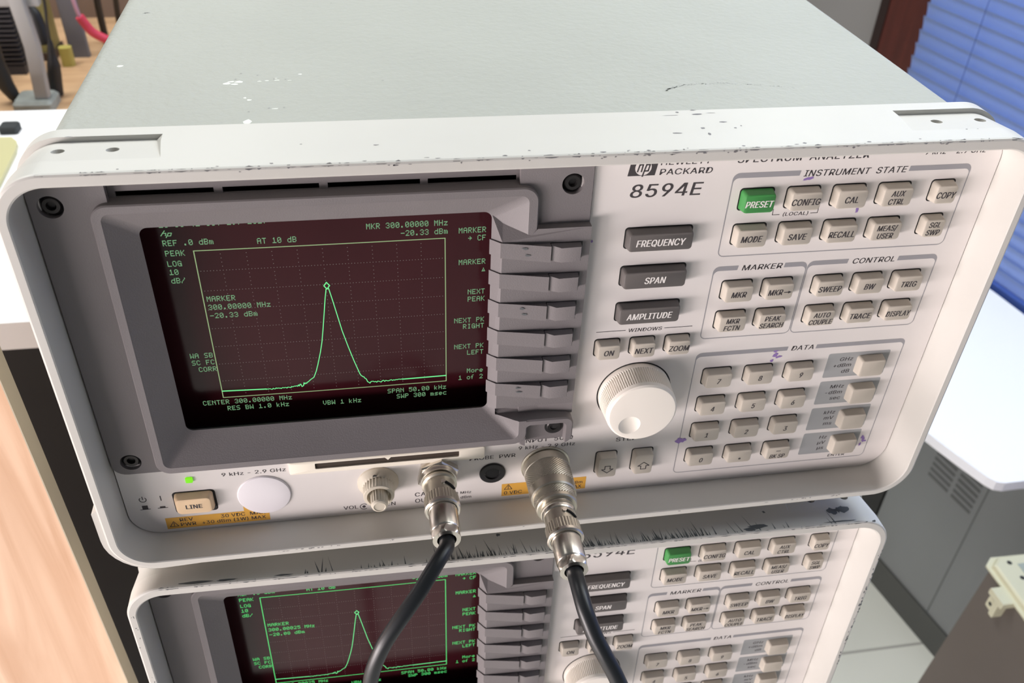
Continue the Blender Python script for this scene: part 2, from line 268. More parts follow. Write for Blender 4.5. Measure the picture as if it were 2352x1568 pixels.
    'u': (410, '182,-5 158,-3 135,2 115,11 97,23 82,39 69,59 60,82 54,109 53,139 53,379 114,379 114,144 116,117 124,94 137,75 154,61 175,53 200,50 234,55 263,71 283,97 290,113 296,153 296,379 357,379 357,0 298,0 298,92 307,92 294,60 277,35 257,17 234,5 209,-3'),
    'z': (380, '42,0 42,46 254,320 254,323 48,323 48,379 333,379 333,331 126,60 126,56 339,56 339,0'),
    '\xb5': (407, '53,-143 53,379 114,379 115,128 119,109 126,92 147,67 174,53 206,48 238,53 265,67 285,92 291,109 296,150 296,379 357,379 358,75 365,60 382,53 404,53 404,0 363,2 339,10 321,22 308,39 300,60 298,120 312,120 307,76 294,43 274,20 251,5 216,-5 184,-3 160,5 138,20 118,43 105,76 100,120 114,120 114,-143'),
    '\u03a9': (536, '42,0 42,57 166,57 166,81 140,91 117,104 97,121 80,141 66,164 55,189 47,217 42,247 40,278 42,312 48,344 57,374 69,401 85,426 104,449 125,469 149,485 176,498 205,508 235,514 268,516 300,514 331,508 360,498 386,485 410,469 432,449 450,426 466,401 479,374 488,344 494,312 495,278 494,247 489,217 481,189 470,164 456,141 439,121 419,104 396,91 370,81 370,57 494,57 494,0 311,0 311,102 346,115 375,136 399,163 417,195 427,234 431,277 428,313 422,344 410,373 395,397 376,418 354,434 328,446 299,453 268,455 237,453 208,446 182,434 160,418 141,397 125,373 114,344 107,313 105,277 109,234 119,196 136,163 160,136 190,116 225,102 225,0'),
}
_tc = {}
def glyphs(s, bold):
    k = (s, bold)
    if k not in _tc:
        cu = bpy.data.curves.new('t', 'CURVE'); cu.dimensions = '2D'; cu.fill_mode = 'BOTH'; x = 0
        for ch in s:
            adv, con = GLYPH[ch]
            for c in con.split('|') if con else ():
                p = [tuple(map(int, q.split(','))) for q in c.split()]
                sp = cu.splines.new('POLY'); sp.points.add(len(p) - 1); sp.use_cyclic_u = True
                for a, b in zip(sp.points, p): a.co = ((x + b[0]) * .001, b[1] * .001, 0, 1)
            x += adv + 22
        ob = bpy.data.objects.new('t', cu); C.objects.link(ob)
        bpy.context.view_layer.update()
        dg = bpy.context.evaluated_depsgraph_get(); me = bpy.data.meshes.new_from_object(ob.evaluated_get(dg))
        _tc[k] = ([(v.co.x, v.co.y) for v in me.vertices], [tuple(p.vertices) for p in me.polygons])
        bpy.data.objects.remove(ob, do_unlink=True); bpy.data.curves.remove(cu); bpy.data.meshes.remove(me)
    return _tc[k]
CAP = {}
def text(mb, s, x, z, h, y, width=None, align='l', shear=0.0, bold=0.013, cond=1.0):
    if bold not in CAP: CAP[bold] = .509
    vs, fs = glyphs(s, bold)
    if not vs: return
    k = h / CAP[bold]; x0 = min(p[0] for p in vs); x1 = max(p[0] for p in vs)
    kx = width / (x1 - x0) if width else k * cond
    W_ = (x1 - x0) * kx
    ox = x if align == 'l' else (x - W_ if align == 'r' else x - W_ / 2)
    for e in ((-1, 0, 1) if bold else (0,)):            # heavier weight: strokes thickened sideways
        b = len(mb.v)
        for px, pz in vs:
            zz = pz * k; mb.v.append(Vector((ox + (px - x0 + e * bold) * kx + shear * (zz - (h / 2 if align == 'c' else 0)), y - e * .004, z + zz)))
        for f in fs: mb.f.append(tuple(b + i for i in f))
DOT = {'A': '0E11111F111111', 'B': '1E11111E11111E', 'C': '0E11101010110E', 'D': '1E11111111111E', 'E': '1F10101E10101F', 'F': '1F10101E101010', 'G': '0E11101713110F',
       'H': '1111111F111111', 'I': '0E04040404040E', 'K': '11121418141211', 'L': '1010101010101F', 'M': '111B1515111111', 'N': '11191513111111', 'O': '0E11111111110E',
       'P': '1E11111E101010', 'R': '1E11111E141211', 'S': '0F10100E01011E', 'T': '1F040404040404', 'V': '11111111110A04', 'W': '11111115151B11', 'X': '11110A040A1111',
       '0': '0E11131519110E', '1': '040C040404041F', '2': '0E11010204081F', '3': '0E11010601110E', '4': '02060A121F0202', '5': '1F101E0101110E', '6': '06081E1111110E',
       '7': '1F010204080808', '8': '0E11110E11110E', '9': '0E11110F01020C', '.': '00000000000C0C', '-': '0000001F000000', '/': '01010204081010', ',': '0000000C0C0408',
       ':': '000C0C000C0C00', 'd': '01010F1111110F', 'm': '00001A15151515', 'k': '10101214181412', 'z': '00001F0204081F', 'o': '00000E1111110E', 'r': '00001619101010',
       'e': '00000E111F100E', 'f': '0608081C080808', 's': '00000F100E011E', 'c': '00000F1010100F', '>': '0004021F020400', '^': '000004040A0A1F', ' ': '0' * 14}
def dots(mb, s, x, z, y, right=False):
    px = 0.25; pitch = 1.6
    if right: x = x - (len(s) - 1) * pitch - 1.25
    for ci, ch in enumerate(s):
        rows = [int(DOT[ch][2 * i:2 * i + 2], 16) for i in range(7)]
        for r, bits in enumerate(rows):
            c = 0
            while c < 5:
                if bits >> (4 - c) & 1:
                    e = c
                    while e < 5 and bits >> (4 - e) & 1: e += 1
                    xa = x + ci * pitch + c * px; xb = x + ci * pitch + e * px; zb = z + (7 - r) * 0.3
                    mb.poly([(xa, y, zb - .3), (xb, y, zb - .3), (xb, y, zb + .02), (xa, y, zb + .02)]); c = e
                else: c += 1
def stroke(mb, pts, wd, y):
    for (a, b) in zip(pts, pts[1:]):
        d = Vector((b[0] - a[0], b[1] - a[1])); 
        if d.length < 1e-6: continue
        d.normalize(); n = Vector((-d.y, d.x)) * wd / 2; e = d * wd * .3
        mb.poly([(a[0] - n.x - e.x, y, a[1] - n.y - e.y), (b[0] - n.x + e.x, y, b[1] - n.y + e.y), (b[0] + n.x + e.x, y, b[1] + n.y + e.y), (a[0] + n.x - e.x, y, a[1] + n.y - e.y)])
def blob(mb, p, u, v, ru, rv, n=8):
    p = Vector(p); u = Vector(u); v = Vector(v)
    mb.poly([p + u * ru * cos(2 * pi * k / n) * rnd.uniform(.55, 1.1) + v * rv * sin(2 * pi * k / n) * rnd.uniform(.45, 1.15) for k in range(n)])

# ------------------------------------------------------------------ the spectrum analyzer
W, H, D = 325.0, 165.2, 14.73
PX0, PX1, PZ0, PZ1 = 4.6, 320.7, 3.0, 162.0
def screw(parent, x, z, y):
    mb = MB(); mb.lathe(x, z, [(y + 1.2, 2.9), (y - .5, 2.9), (y - .9, 2.5), (y - .9, 1.5)], 28, cap1=False)
    mb.loft([[(x + 1.5 * cos(2 * pi * k / 28), y - .9, z + 1.5 * sin(2 * pi * k / 28)) for k in range(28)], [(x + 1.25 * cos(pi / 3 * round(k * 6 / 28)) , y + .3, z + 1.25 * sin(pi / 3 * round(k * 6 / 28))) for k in range(28)]], cap1=True)
    part('screw', mb, MT['screw'], parent, label='black hex socket screw')
_km = {}
def keycap(x0, x1, z0, z1, m, h=3.7):
    k = (round(x1 - x0, 1), round(z1 - z0, 1), m, h)
    w_, h_ = x1 - x0, z1 - z0
    if k not in _km:
        mb = MB(); a = lambda i, r: RR(-w_ / 2 + i, w_ / 2 - i, -h_ / 2 + i, h_ / 2 - i, r, 5)
        mb.loft([Y(a(.15, 1.1), D + 1.0), Y(a(.15, 1.1), D), Y(a(.5, 1.2), D - h + .45), Y(a(.6, 1.2), D - h + .15), Y(a(.85, 1.1), D - h)], False, True)
        _km[k] = mb.mesh('key', Vector((0, D, 0)), 28); _km[k].materials.append(MT[m])
    o = bpy.data.objects.new('key', _km[k]); C.objects.link(o)
    o.location = (Vector(((x0 + x1) / 2, D, (z0 + z1) / 2)) - ORG) * 0.001
    return o

def make_analyzer(loc):
    R = thing('spectrum_analyzer', 'upper of two stacked spectrum analyzers, cream bench instrument with two cables plugged in', 'analyzer', loc, 'spectrum analyzers stacked in two')
    # --- front frame, cast ring with a funnel to the panel
    mb = MB(); o_ = lambda i, r: RR(i, W - i, i, H - i, r, 24)
    inner = lambda a, r: RR(a[0], a[1], a[2], a[3], r, 24)
    mb.loft([Y(o_(0.5, 15), 30.5), Y(o_(0, 15.5), 30.0), Y(o_(0, 15.5), .9), Y(o_(.25, 15.2), .3), Y(o_(.9, 14.6), 0), Y(inner((3.2, W - 3.0, 3.0, H - 3.6), 12.4), 0),
             Y(inner((3.6, W - 3.4, 3.3, H - 4.1), 12.1), .35), Y(inner((PX0, PX1, PZ0 + .2, PZ1 - .4), 11.6), D - .2), Y(inner((PX0 - .05, PX1 + .05, PZ0 + .15, PZ1), 11.6), 30.5)], ring=True)
    fr = part('front_frame', mb, MT['frame'], R)
    cutters = []; holes = []
    for side in (0, 1):
        for (xe, ze) in ((46.5, H),):
            def outl(i, y, big):
                pts = []
                xin = xe - 4.0 * (1 if big else 0)
                pts += [(-6, H - 46), (-6, H + 6), (xe + 5, H + 6), (xin if not big else xin, H - i)]
                for k in range(25):
                    t = pi / 2 + pi / 2 * k / 24; r = 15.5 - i
                    pts.append((15.5 + r * cos(t), H - 15.5 + r * sin(t)))
                pts += [(i, H - 44)]
                return [((x if side == 0 else W - x), y, z) for x, z in pts]
            cutters.append(MB().loft([outl(-.25, 6.0, False), outl(1.7, 24.5, True)], True, True))
        for hx in ((16.5, 31.5) if side == 0 else (292.5, 308.5)):
            n = 20; holes.append(MB().loft([[(hx + 1.9 * cos(2 * pi * k / n), 16.5 + 1.9 * sin(2 * pi * k / n), zz) for k in range(n)] for zz in (H - 4.0, H + 3)], True, True))
    for c_ in cutters: cut(fr, [c_], 4.5, True)
    for c_ in holes: cut(fr, [c_], 4.5, True)
    for hx in (16.5, 31.5, 292.5, 308.5):
        n = 18; part('screw_hole', MB().poly([(hx + 1.85 * cos(2 * pi * k / n), 16.5 + 1.85 * sin(2 * pi * k / n), H - 3.6) for k in range(n)]), MT['gap'], fr)
    # bumper bracket at the lower left corner
    path = [(-.3, 34), (-.3, 31.5)] + [(-2.6, 30)] + [(-2.6, 16)] + [(15.5 + 18.1 * cos(t), 15.2 + 18.0 * sin(t)) for t in [pi + pi / 2 * k / 8 for k in range(9)]] + [(22, -2.5), (38, -1.5), (40, -.3)]
    mb = MB(); mb.loft([[(x, y, z) for x, z in path] + [(x + (2.4 if x < 10 else 0), y, z + (2.4 if z < 5 else 0)) for x, z in reversed(path)] for y in (2.2, 15)], True, True)
    part('corner_bracket', mb, MT['frame'], R)
    # --- cover
    mb = MB(); a = lambda i, r=6: RR(5.2 + i, 319.8 - i, 4 + i, 158.6 - i, r, 6)
    mb.loft([Y(a(0), 29), Y(a(0), 425), Y(a(1.5, 5), 427)], True, True)
    cv = part('cover', mb, MT['cover'], R)
    for (fx, fy) in ((30, 60), (295, 60), (30, 390), (295, 390)):
        mb = MB(); n = 16; mb.loft([[(fx + r * cos(2 * pi * k / n), fy + r * .7 * sin(2 * pi * k / n), z) for k in range(n)] for z, r in ((5, 11), (-8, 10), (-11.5, 8.5))], True, True)
        part('foot', mb, MT['vknob'], R)
    # --- panel plate with an opening for the display module
    mb = MB(); ou = RR(PX0 + .35, PX1 - .35, PZ0 + .4, PZ1, 11.3, 8); inn = RR(8, 172, 41, 160, 2, 8)
    mb.loft([Y(ou, D + 1.5), Y(ou, D), Y(inn, D), Y(inn, D + 1.5)], ring=True)
    pn = part('front_panel', mb, MT['panel'], R, angle=20)
    part('rear_screen_plate', MB().box(5, 320, 27.6, 28.6, 4.5, 160), MT['void'], pn)
    part('panel_gap', MB().loft([Y(RR(PX0 - .2, PX1 + .2, PZ0, PZ1 + .1, 11.7, 8), D + .5), Y(RR(PX0 + .5, PX1 - .5, PZ0 + .6, PZ1 - .3, 11.3, 8), D + .5)]), MT['gap'], pn)
    # --- printing
    T = MB(); y = D - .04; B = MB(); ow = .36
    def border(x0, x1, z0, z1, g0, g1):
        o1 = RR(x0, x1, z0, z1, 2.4, 5); i1 = RR(x0 + ow, x1 - ow, z0 + ow, z1 - 1.9, 1.9, 5); n = len(o1)
        for i in range(n):
            j = (i + 1) % n
            if i == 11:       # the top edge: leave the gap for the title
                B.poly([(o1[i][0], y, o1[i][1]), (g1 + .25, y, z1), (g1, y, z1 - 1.9), (i1[i][0], y, i1[i][1])])
                B.poly([(g0 + .25, y, z1), (o1[j][0], y, o1[j][1]), (i1[j][0], y, i1[j][1]), (g0, y, z1 - 1.9)]); continue
            B.poly([(o1[i][0], y, o1[i][1]), (o1[j][0], y, o1[j][1]), (i1[j][0], y, i1[j][1]), (i1[i][0], y, i1[i][1])])
    border(223.5, 310.5, 116.8, 149.3, 247.1, 286.9); border(223.2, 258.95, 80.6, 112.8, 232.2, 249.9)
    border(259.1, 310.4, 80.6, 112.9, 274.5, 294.2); border(223.3, 310.1, 9.8, 74.0, 260.3, 272.1)
    text(T, 'INSTRUMENT  STATE', 248.6, 147.0, 2.3, y, 37.2, shear=.2, bold=.012); text(T, 'MARKER', 234, 110.6, 2.2, y, 15, shear=.2)
    text(T, 'CONTROL', 276.4, 110.7, 2.2, y, 16.7, shear=.2); text(T, 'DATA', 262, 71.9, 2.2, y, 9.2, shear=.2)
    text(T, '8594E', 188.6, 141.9, 4.7, y, 24.2, shear=.16, bold=.012); text(T, 'PACKARD', 197.8, 149.8, 2.1, y, 17.9, shear=.12, bold=.01)
    text(T, 'HEWLETT', 197.8, 153.3, 2.1, y, 16.9, shear=.12, bold=.01); text(T, 'SPECTRUM  ANALYZER', 224, 153.0, 2.5, y, 46.5, shear=.1)
    text(T, '9 kHz - 2.9 GHz', 291, 153.3, 2.0, y, 22.5, shear=.1)
    text(T, '(LOCAL)', 244.5, 132.2, 1.35, y, 9.2, shear=.15)
    for l in (((240.6, 135), (240.6, 132.8), (243.2, 132.8)), ((257.2, 135), (257.2, 132.8), (254.7, 132.8))): stroke(T, l, .22, y)
    text(T, 'WINDOWS', 194.7, 86.4, 1.55, y, 12.8, shear=.15); stroke(T, ((182.7, 87.3), (193.7, 87.3)), .25, y); stroke(T, ((208.6, 87.2), (219.3, 87.2)), .25, y)
    text(T, 'STEP', 196.2, 31.3, 2.0, y, 8.6); text(T, 'INPUT  50 \u03a9', 157.4, 34.8, 2.2, y, 20.6); text(T, '9 kHz - 2.9 GHz', 156.3, 31.3, 1.8, y, 22.9)
    text(T, 'PROBE  PWR', 136.7, 27.7, 1.9, y, 18.4); text(T, 'VOL', 85.9, 6.5, 1.9, y, 5.7); text(T, 'INTEN', 97.4, 6.5, 1.9, y, 9.2)
    text(T, 'CAL', 114.6, 10.2, 2.2, y, 6.2); text(T, 'OUT', 114.6, 6.6, 2.2, y, 6.4)
    text(T, '300 MHz', 137.5, 9.3, 1.4, y, 9.4, 'r'); text(T, '-20 dBm', 137.5, 6.6, 1.4, y, 9.0, 'r')
    text(T, '9 kHz - 2.9 GHz', 42.2, 31.0, 1.75, y, 23.6); text(T, 'ENTER', 293.3, 11.1, 1.4, y, 7.7)
    for k in range(14):      # volume symbol and standby symbol arcs
        t = pi * .25 + 1.5 * pi * k / 14; t2 = pi * .25 + 1.5 * pi * (k + 1) / 14
        stroke(T, ((94 + 1.5 * cos(t), 7.3 + 1.5 * sin(t)), (94 + 1.5 * cos(t2), 7.3 + 1.5 * sin(t2))), .3, y)
        t += pi * .5; t2 += pi * .5
        stroke(T, ((11.8 + 1.25 * cos(t - pi * .0), 22.4 + 1.25 * sin(t)), (11.8 + 1.25 * cos(t2), 22.4 + 1.25 * sin(t2))), .33, y)
    T.lathe(94, 7.3, [(y, .7), (y, .05)], 12, cap1=True)
    stroke(T, ((11.8, 22.5), (11.8, 24.0)), .33, y); stroke(T, ((18.3, 21.2), (18.3, 23.6)), .4, y)
    stroke(T, ((10.0, 17.1), (13.6, 17.1)), .3, y); T.poly([(10.8, y, 17.1), (12.9, y, 17.1), (12.9, y, 19.2), (10.8, y, 19.2)])
    stroke(T, ((16.4, 17.1), (20, 17.1)), .3, y); T.poly([(17.2, y, 17.1), (19.2, y, 17.1), (19.2, y, 18), (17.2, y, 18)])
    # maker's mark: dark block with a pale disc and the two letters
    T.poly([(187.0, y, 149.8), (196.2, y, 149.8), (197.1, y, 155.6), (187.9, y, 155.6)])
    part('printed_lettering', T, MT['ink'], pn, smooth=False)
    L = MB(); y2 = y - .03; n = 28
    L.poly([(192.05 + 2.75 * cos(2 * pi * k / n), y2, 152.7 + 2.75 * sin(2 * pi * k / n)) for k in range(n)])
    part('emblem_disc', L, MT['panel'], pn, smooth=False)
    L = MB(); y3 = y2 - .03
    stroke(L, ((190.2, 151.3), (191.35, 156.0)), .5, y3); stroke(L, ((190.75, 153.6), (191.9, 153.9), (191.5, 151.3)), .5, y3)
    stroke(L, ((192.0, 149.6), (193.05, 153.8)), .5, y3); stroke(L, ((193.0, 153.7), (194.2, 153.7), (193.75, 151.5), (192.5, 151.5)), .5, y3)
    part('emblem_letters', L, MT['ink'], pn, smooth=False)
    part('printed_border', B, MT['bar'], pn, smooth=False)
    U = MB()
    for k, (za, zb) in enumerate(((56.5, 68.7), (42.3, 54.5), (28.0, 40.2), (13.8, 26.1))): U.poly([(x, y + .01, z) for x, z in RR(278.9, 305.2, za, zb, .7, 3)])
    part('unit_patch', U, MT['patch'], pn, smooth=False)
    U = MB()
    for k, ls in enumerate((('GHz', '+dBm', 'dB'), ('MHz', '-dBm', 'sec'), ('kHz', 'mV', 'ms'), ('Hz', '\u00b5V', '\u00b5s'))):
        for j, s in enumerate(ls): text(U, s, 289.7, 64.7 - 14.12 * k - 3.1 * j, 1.75, y - .02, None, 'r', shear=.12, cond=1.15)
    part('unit_lettering', U, MT['ink'], pn, smooth=False)
    # --- amber labels
    for (poly, words_, tri) in (([(17.8, 5.0), (57.0, 5.0), (57.0, 15), (47.6, 15), (47.6, 11.2), (17.8, 11.2)], (('REV', 23.1, 8.7, 1.8, 4.9), ('PWR', 23.1, 6.1, 1.8, 5.7), ('30 VDC', 38.6, 8.7, 1.8, 9.1), ('MAX', 49.7, 8.7, 1.8, 5.8), ('+30 dBm (1W) MAX', 31.1, 6.1, 1.7, 24.3)), (20.6, 6.3)),
                          ([(150.1, 5.7), (185.6, 5.7), (185.6, 12.7), (150.1, 12.7)], (('0 VDC', 151.2, 6.5, 1.9, 7.4), ('+30 dBm', 174.5, 9.0, 1.6, 9.7), ('MAX', 178.6, 6.5, 1.8, 5.3)), (152.8, 9.5))):
        lb = part('warning_label', MB().poly([(x, D - .05, z) for x, z in poly]), MT['orange'], pn, label='amber warning label', smooth=False)
        t = MB()
        for s, x, z, h, wd in words_: text(t, s, x, z, h, D - .09, wd)
        cx, cz = tri; q = [(cx - 1.6, cz), (cx + 1.6, cz), (cx, cz + 2.7), (cx - 1.6, cz)]
        stroke(t, q, .28, D - .09); stroke(t, ((cx, cz + .8), (cx, cz + 1.9)), .3, D - .09); stroke(t, ((cx, cz + .3), (cx, cz + .5)), .3, D - .09)
        part('label_lettering', t, MT['ink'], pn, smooth=False)
    # --- keys
    gaps = MB(); cond = 9.7 / (max(p[0] for p in glyphs('PRESET', .013)[0]) * 2.4 / .73)
    def key(s, x0, x1, zt, h_, m='key', cap=2.4):
        k = keycap(x0, x1, zt - h_, zt, m); k.parent = R
        if m == 'gkey': k['label'] = 'green preset key'
        if m == 'dkey': k['label'] = 'wide charcoal key'
        gaps.poly([(a, D - .02, b) for a, b in RR(x0 - .3, x1 + .3, zt - h_ - .25, zt + .35, 1.3, 4)])
        if s is None: return
        t = MB(); cx, cz = (x0 + x1) / 2, zt - h_ / 2; yy = D - 3.7 - .04
        if s in ('up', 'down'):
            sg = 1 if s == 'up' else -1
            q = [(-1.1, -1.7), (1.1, -1.7), (1.1, .1), (2.4, .1), (0, 2.1), (-2.4, .1), (-1.1, .1), (-1.1, -1.7)]
            stroke(t, [(cx + a, cz - .8 + sg * b) for a, b in q], .38, yy)
        elif s == '.':
            t.lathe(cx + .2, cz - 1.2, [(yy, .55), (yy, .02)], 12)
        else:
            ls = s.split('|'); cp = cap if len(ls) == 1 else 2.15
            for j, l in enumerate(ls):
                zz = cz - .15 - cp / 2 + (0 if len(ls) == 1 else (1.6 - 3.1 * j))
                if l == '-': stroke(t, ((cx - .9, zz + cp * .4), (cx + .9, zz + cp * .4)), .3, yy); continue
                arrow = l.endswith('>'); l2 = l.rstrip('>')
                vs = glyphs(l2, .013)[0]; nat = (max(p[0] for p in vs) - min(p[0] for p in vs)) * cp / .73 * cond
                lim = (x1 - x0) - 1.8
                text(t, l2, cx - (1.5 if arrow else 0), zz, cp, yy, min(nat, lim if not arrow else 5.3), 'c', shear=.14, bold=.03)
                if arrow:
                    stroke(t, ((cx + 1.8, zz + cp * .45), (cx + 3.6, zz + cp * .45)), .35, yy)
                    t.poly([(cx + 3.3, yy, zz + cp * .45 - .6), (cx + 4.6, yy, zz + cp * .45), (cx + 3.3, yy, zz + cp * .45 + .6)])
        part('legend', t, MT['white_ink'] if m in ('dkey', 'gkey') else MT['ink'], k, org=ORG + k.location * 1000, smooth=False)
    c4 = (227.3, 244.0, 260.7, 277.5)
    for i, s in enumerate(('PRESET', 'CONFIG', 'CAL', 'AUX|CTRL')): key(s, c4[i], c4[i] + 11.9, 143.35, 8.0, 'gkey' if i == 0 else 'key')
    for i, s in enumerate(('MODE', 'SAVE', 'RECALL', 'MEAS/|USER')): key(s, c4[i], c4[i] + 11.9, 129.8, 8.0)
    key('COPY', 297.4, 306.1, 143.45, 8.0); key('SGL|SWP', 297.4, 306.1, 130.1, 8.0)
    c5 = (227.6, 243.1, 262.7, 278.4, 294.0)
    for i, s in enumerate(('MKR', 'MKR>', 'SWEEP', 'BW', 'TRIG')): key(s, c5[i], c5[i] + 11.4, 106.6, 7.8)
    for i, s in enumerate(('MKR|FCTN', 'PEAK|SEARCH', 'AUTO|COUPLE', 'TRACE', 'DISPLAY')): key(s, c5[i], c5[i] + 11.4, 93.3, 7.8)
    for r_, (zt, ss) in enumerate(((66.2, '789'), (52.0, '456'), (37.9, '123'))):
        for i, s in enumerate(ss): key(s, (227.4, 244.4, 261.3)[i], (227.4, 244.4, 261.3)[i] + 11.4, zt, 7.8)
    key('0', 227.3, 238.7, 23.9, 7.8); key('.', 244.2, 255.6, 23.8, 7.8); key('-|BK SP', 261.3, 272.6, 23.7, 7.8)
    for zt in (67.1, 52.7, 38.5, 24.2): key(None, 291.4, 302.7, zt, 9.0)
    for s, zt in (('FREQUENCY', 130.4), ('SPAN', 115.2), ('AMPLITUDE', 99.9)): key(s, 188.9, 212.4, zt, 7.9, 'dkey', 2.6)
    for i, s in enumerate(('ON', 'NEXT', 'ZOOM')): key(s, (182.6, 196.0, 209.5)[i], (182.6, 196.0, 209.5)[i] + 9.4, 83.9, 7.5)
    key('down', 188.6, 197.3, 26.3, 11.8); key('up', 203.9, 212.6, 26.3, 11.8)
    part('key_opening', gaps, MT['gap'], pn, smooth=False)
    # --- line switch, power light, plug, knobs
    mb = MB(); a = lambda i, r: RR(23.2 + i, 37.6 - i, 15.0 + i, 24.4 - i, r, 5)
    mb.loft([Y(a(0, 1.3), D + 2), Y(a(.2, 1.4), D - 1.7), Y(a(.9, 1.6), D - 3.2), Y(a(1.5, 1.3), D - 3.4)], False, True)
    ls = part('line_switch', mb, MT['line'], R, label='cream power key')
    t = MB(); text(t, 'LINE', 30.5, 18.7, 2.1, D - 3.45, 5.9, 'c', bold=.03); part('legend', t, MT['ink'], ls, smooth=False)
    part('switch_opening', MB().poly([(p, D - .02, q) for p, q in RR(22.6, 38.4, 13.3, 24.9, 1.6, 5)]), MT['gap'], pn, smooth=False)
    part('power_light', MB().box(28.9, 31.5, D - .9, D + 1, 29.8, 32.2, .4), MT['led'], R, label='lit green light')
    part('plug_cap', MB().lathe(56.4, 19.4, [(D + .5, 10.1), (D - .3, 10.15), (D - .7, 9.8), (D - 1.0, 8.4), (D - 1.25, 5.6), (D - 1.38, 2.6), (D - 1.4, .4)], 56), MT['cap'], R, label='white domed plug')
    fl = lambda i, y: 1.0 if (i % 4 < 2 or y > 11.9 or y < 4.3) else .972
    mb = MB(); mb.lathe(200.5, 57.0, [(D + .5, 14.2), (12.4, 14.3), (11.9, 14.2), (11.8, 14.15), (4.4, 13.75), (4.2, 13.75), (2.7, 13.5), (2.1, 12.8), (2.0, 12.2)], 384, fl)
    kn = part('tuning_knob', mb, MT['knob'], R, label='ivory tuning knob with finger dimple', angle=30)
    sp = MB(); n = 40; rs = 8.0; dc = Vector((196.0, 2.0 - 6.7, 51.6))
    sp.loft([[(dc.x + rs * sin(pi * k / 20) * cos(2 * pi * i / n), dc.y + rs * cos(pi * k / 20), dc.z + rs * sin(pi * k / 20) * sin(2 * pi * i / n)) for i in range(n)] for k in range(1, 20)], True, True)
    cut(kn, [sp])
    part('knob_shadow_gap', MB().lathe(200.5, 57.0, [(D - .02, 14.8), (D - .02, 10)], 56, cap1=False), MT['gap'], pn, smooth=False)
    fl2 = lambda i, y: 1.0 if (i % 4 < 2 or y > 11.4 or y < 7.2) else .93
    mb = MB(); mb.lathe(100.3, 20.5, [(D + .5, 8.1), (D - .7, 8.1), (12.4, 6.9), (11.5, 6.3), (11.3, 6.2), (7.1, 6.0), (6.7, 5.8), (6.5, 4.7), (8.5, 4.3), (8.6, 2)], 120, fl2)
    vk = part('volume_knob', mb, MT['vknob'], R, label='grey beige ribbed double knob')
    fl3 = lambda i, y: 1.0 if (i % 4 < 2 or y < 2.4) else .93
    part('inner_knob', MB().lathe(100.3, 20.5, [(9, 3.5), (2.5, 3.25), (2.3, 3.2), (1.6, 2.9), (1.3, 2.3), (1.6, 2.1)], 80, fl3), MT['vknob'], vk)
    part('index_hole', MB().lathe(99.2, 27.0, [(11.6, .8), (11.6, .05)], 14), MT['gap'], vk)
    # --- card slot
    mb = MB(); mb.loft([Y(RR(67.3, 142.4, 29.8, 36.0, .8, 3), D + .5), Y(RR(67.3, 142.4, 29.8, 36.0, .8, 3), D - 1.3), Y(RR(67.6, 142.1, 30.1, 35.7, .7, 3), D - 1.5), Y(RR(77.0, 132.4, 32.0, 34.9, .4, 3), D - 1.5), Y(RR(77.0, 132.4, 32.0, 34.9, .4, 3), D + 1)])
    cs = part('card_slot', mb, MT['ivory'], R, label='ivory memory card slot')
    part('slot_recess', MB().poly([(x, D - .9, z) for x, z in RR(76.8, 132.6, 31.8, 35.1, .4, 3)]), mat('brown_slot_shadow', (58, 47, 38), .7), cs, smooth=False)
    part('slot_pointer', MB().poly([(103.4, D - 1.55, 35.1), (106.0, D - 1.55, 35.1), (104.7, D - 1.55, 33.6)]), MT['ivory'], cs, smooth=False)
    # --- probe power jack, calibrator output socket, input socket
    mb = MB(); mb.lathe(146.0, 19.9, [(D + .5, 5.3), (D - .5, 5.3), (D - .8, 5.0), (D - .8, 3.1), (D + .4, 3.0)], 40)
    pj = part('probe_jack', mb, MT['black'], R, label='round black probe socket')
    part('jack_core', MB().lathe(146.0, 19.9, [(D + .6, 3.1), (D - .2, 2.9), (D - .3, 2.2)], 24), MT['void'], pj)
    mb = MB(); X, Z = 123.9, 22.9
    hexr = lambda r: [(X + r * cos(pi / 3 * k + .35), Z + r * sin(pi / 3 * k + .35)) for k in range(6)]
    mb.loft([Y(hexr(8.6), D + .2), Y(hexr(8.6), 12.0), Y(hexr(8.1), 11.4)], False, True)
    so = part('output_socket', mb, MT['nickel'], R, label='nickel hex nut and socket')
    part('socket_barrel', MB().lathe(X, Z, [(12.5, 7.4), (10.6, 7.4), (10.0, 7.0), (9.4, 7.0), (9.2, 6.4), (9.2, 5.2), (2, 5.2), (2, 4)], 40), MT['nickel'], so)
    part('input_socket', MB().lathe(167.7, 21.7, [(D + .2, 10.1), (D - .6, 10.1), (D - .8, 9.7), (D - .8, 7.4), (5, 7.4)], 48), MT['dnickel'], R, label='nickel input socket flange')
    # --- display module
    mb = MB(); fy = 13.2
    mb.loft([Y(RR(4.95, 175.7, 37.4, 161, 5), 15.5), Y(RR(4.95, 175.7, 37.4, 161, 5), fy + .3), Y(RR(5.25, 175.4, 37.7, 160.7, 4.8), fy)], True, True)
    bz = part('display_bezel', mb, MT['bezel'], R, label='dark grey display surround')
    cs_ = [MB().lathe(x, z, [(20, 3.7), (10, 3.7)], 32, cap0=True) for x, z in ((11.2, 148.3), (12.1, 43.6), (168.9, 148.7))]
    cs_ += [MB().box(27.3, 151.6, 10, 25, 146, 165), MB().box(24.5, 155.0, 10, 25, 44.0, 146.6)]
    cut(bz, cs_)
    for x, z in ((11.2, 148.3), (12.1, 43.6), (168.9, 148.7)):
        part('screw_well', MB().lathe(x, z, [(15.6, 3.7), (15.6, .1)], 28, cap1=False), MT['gap'], bz); screw(bz, x, z, 14.9)
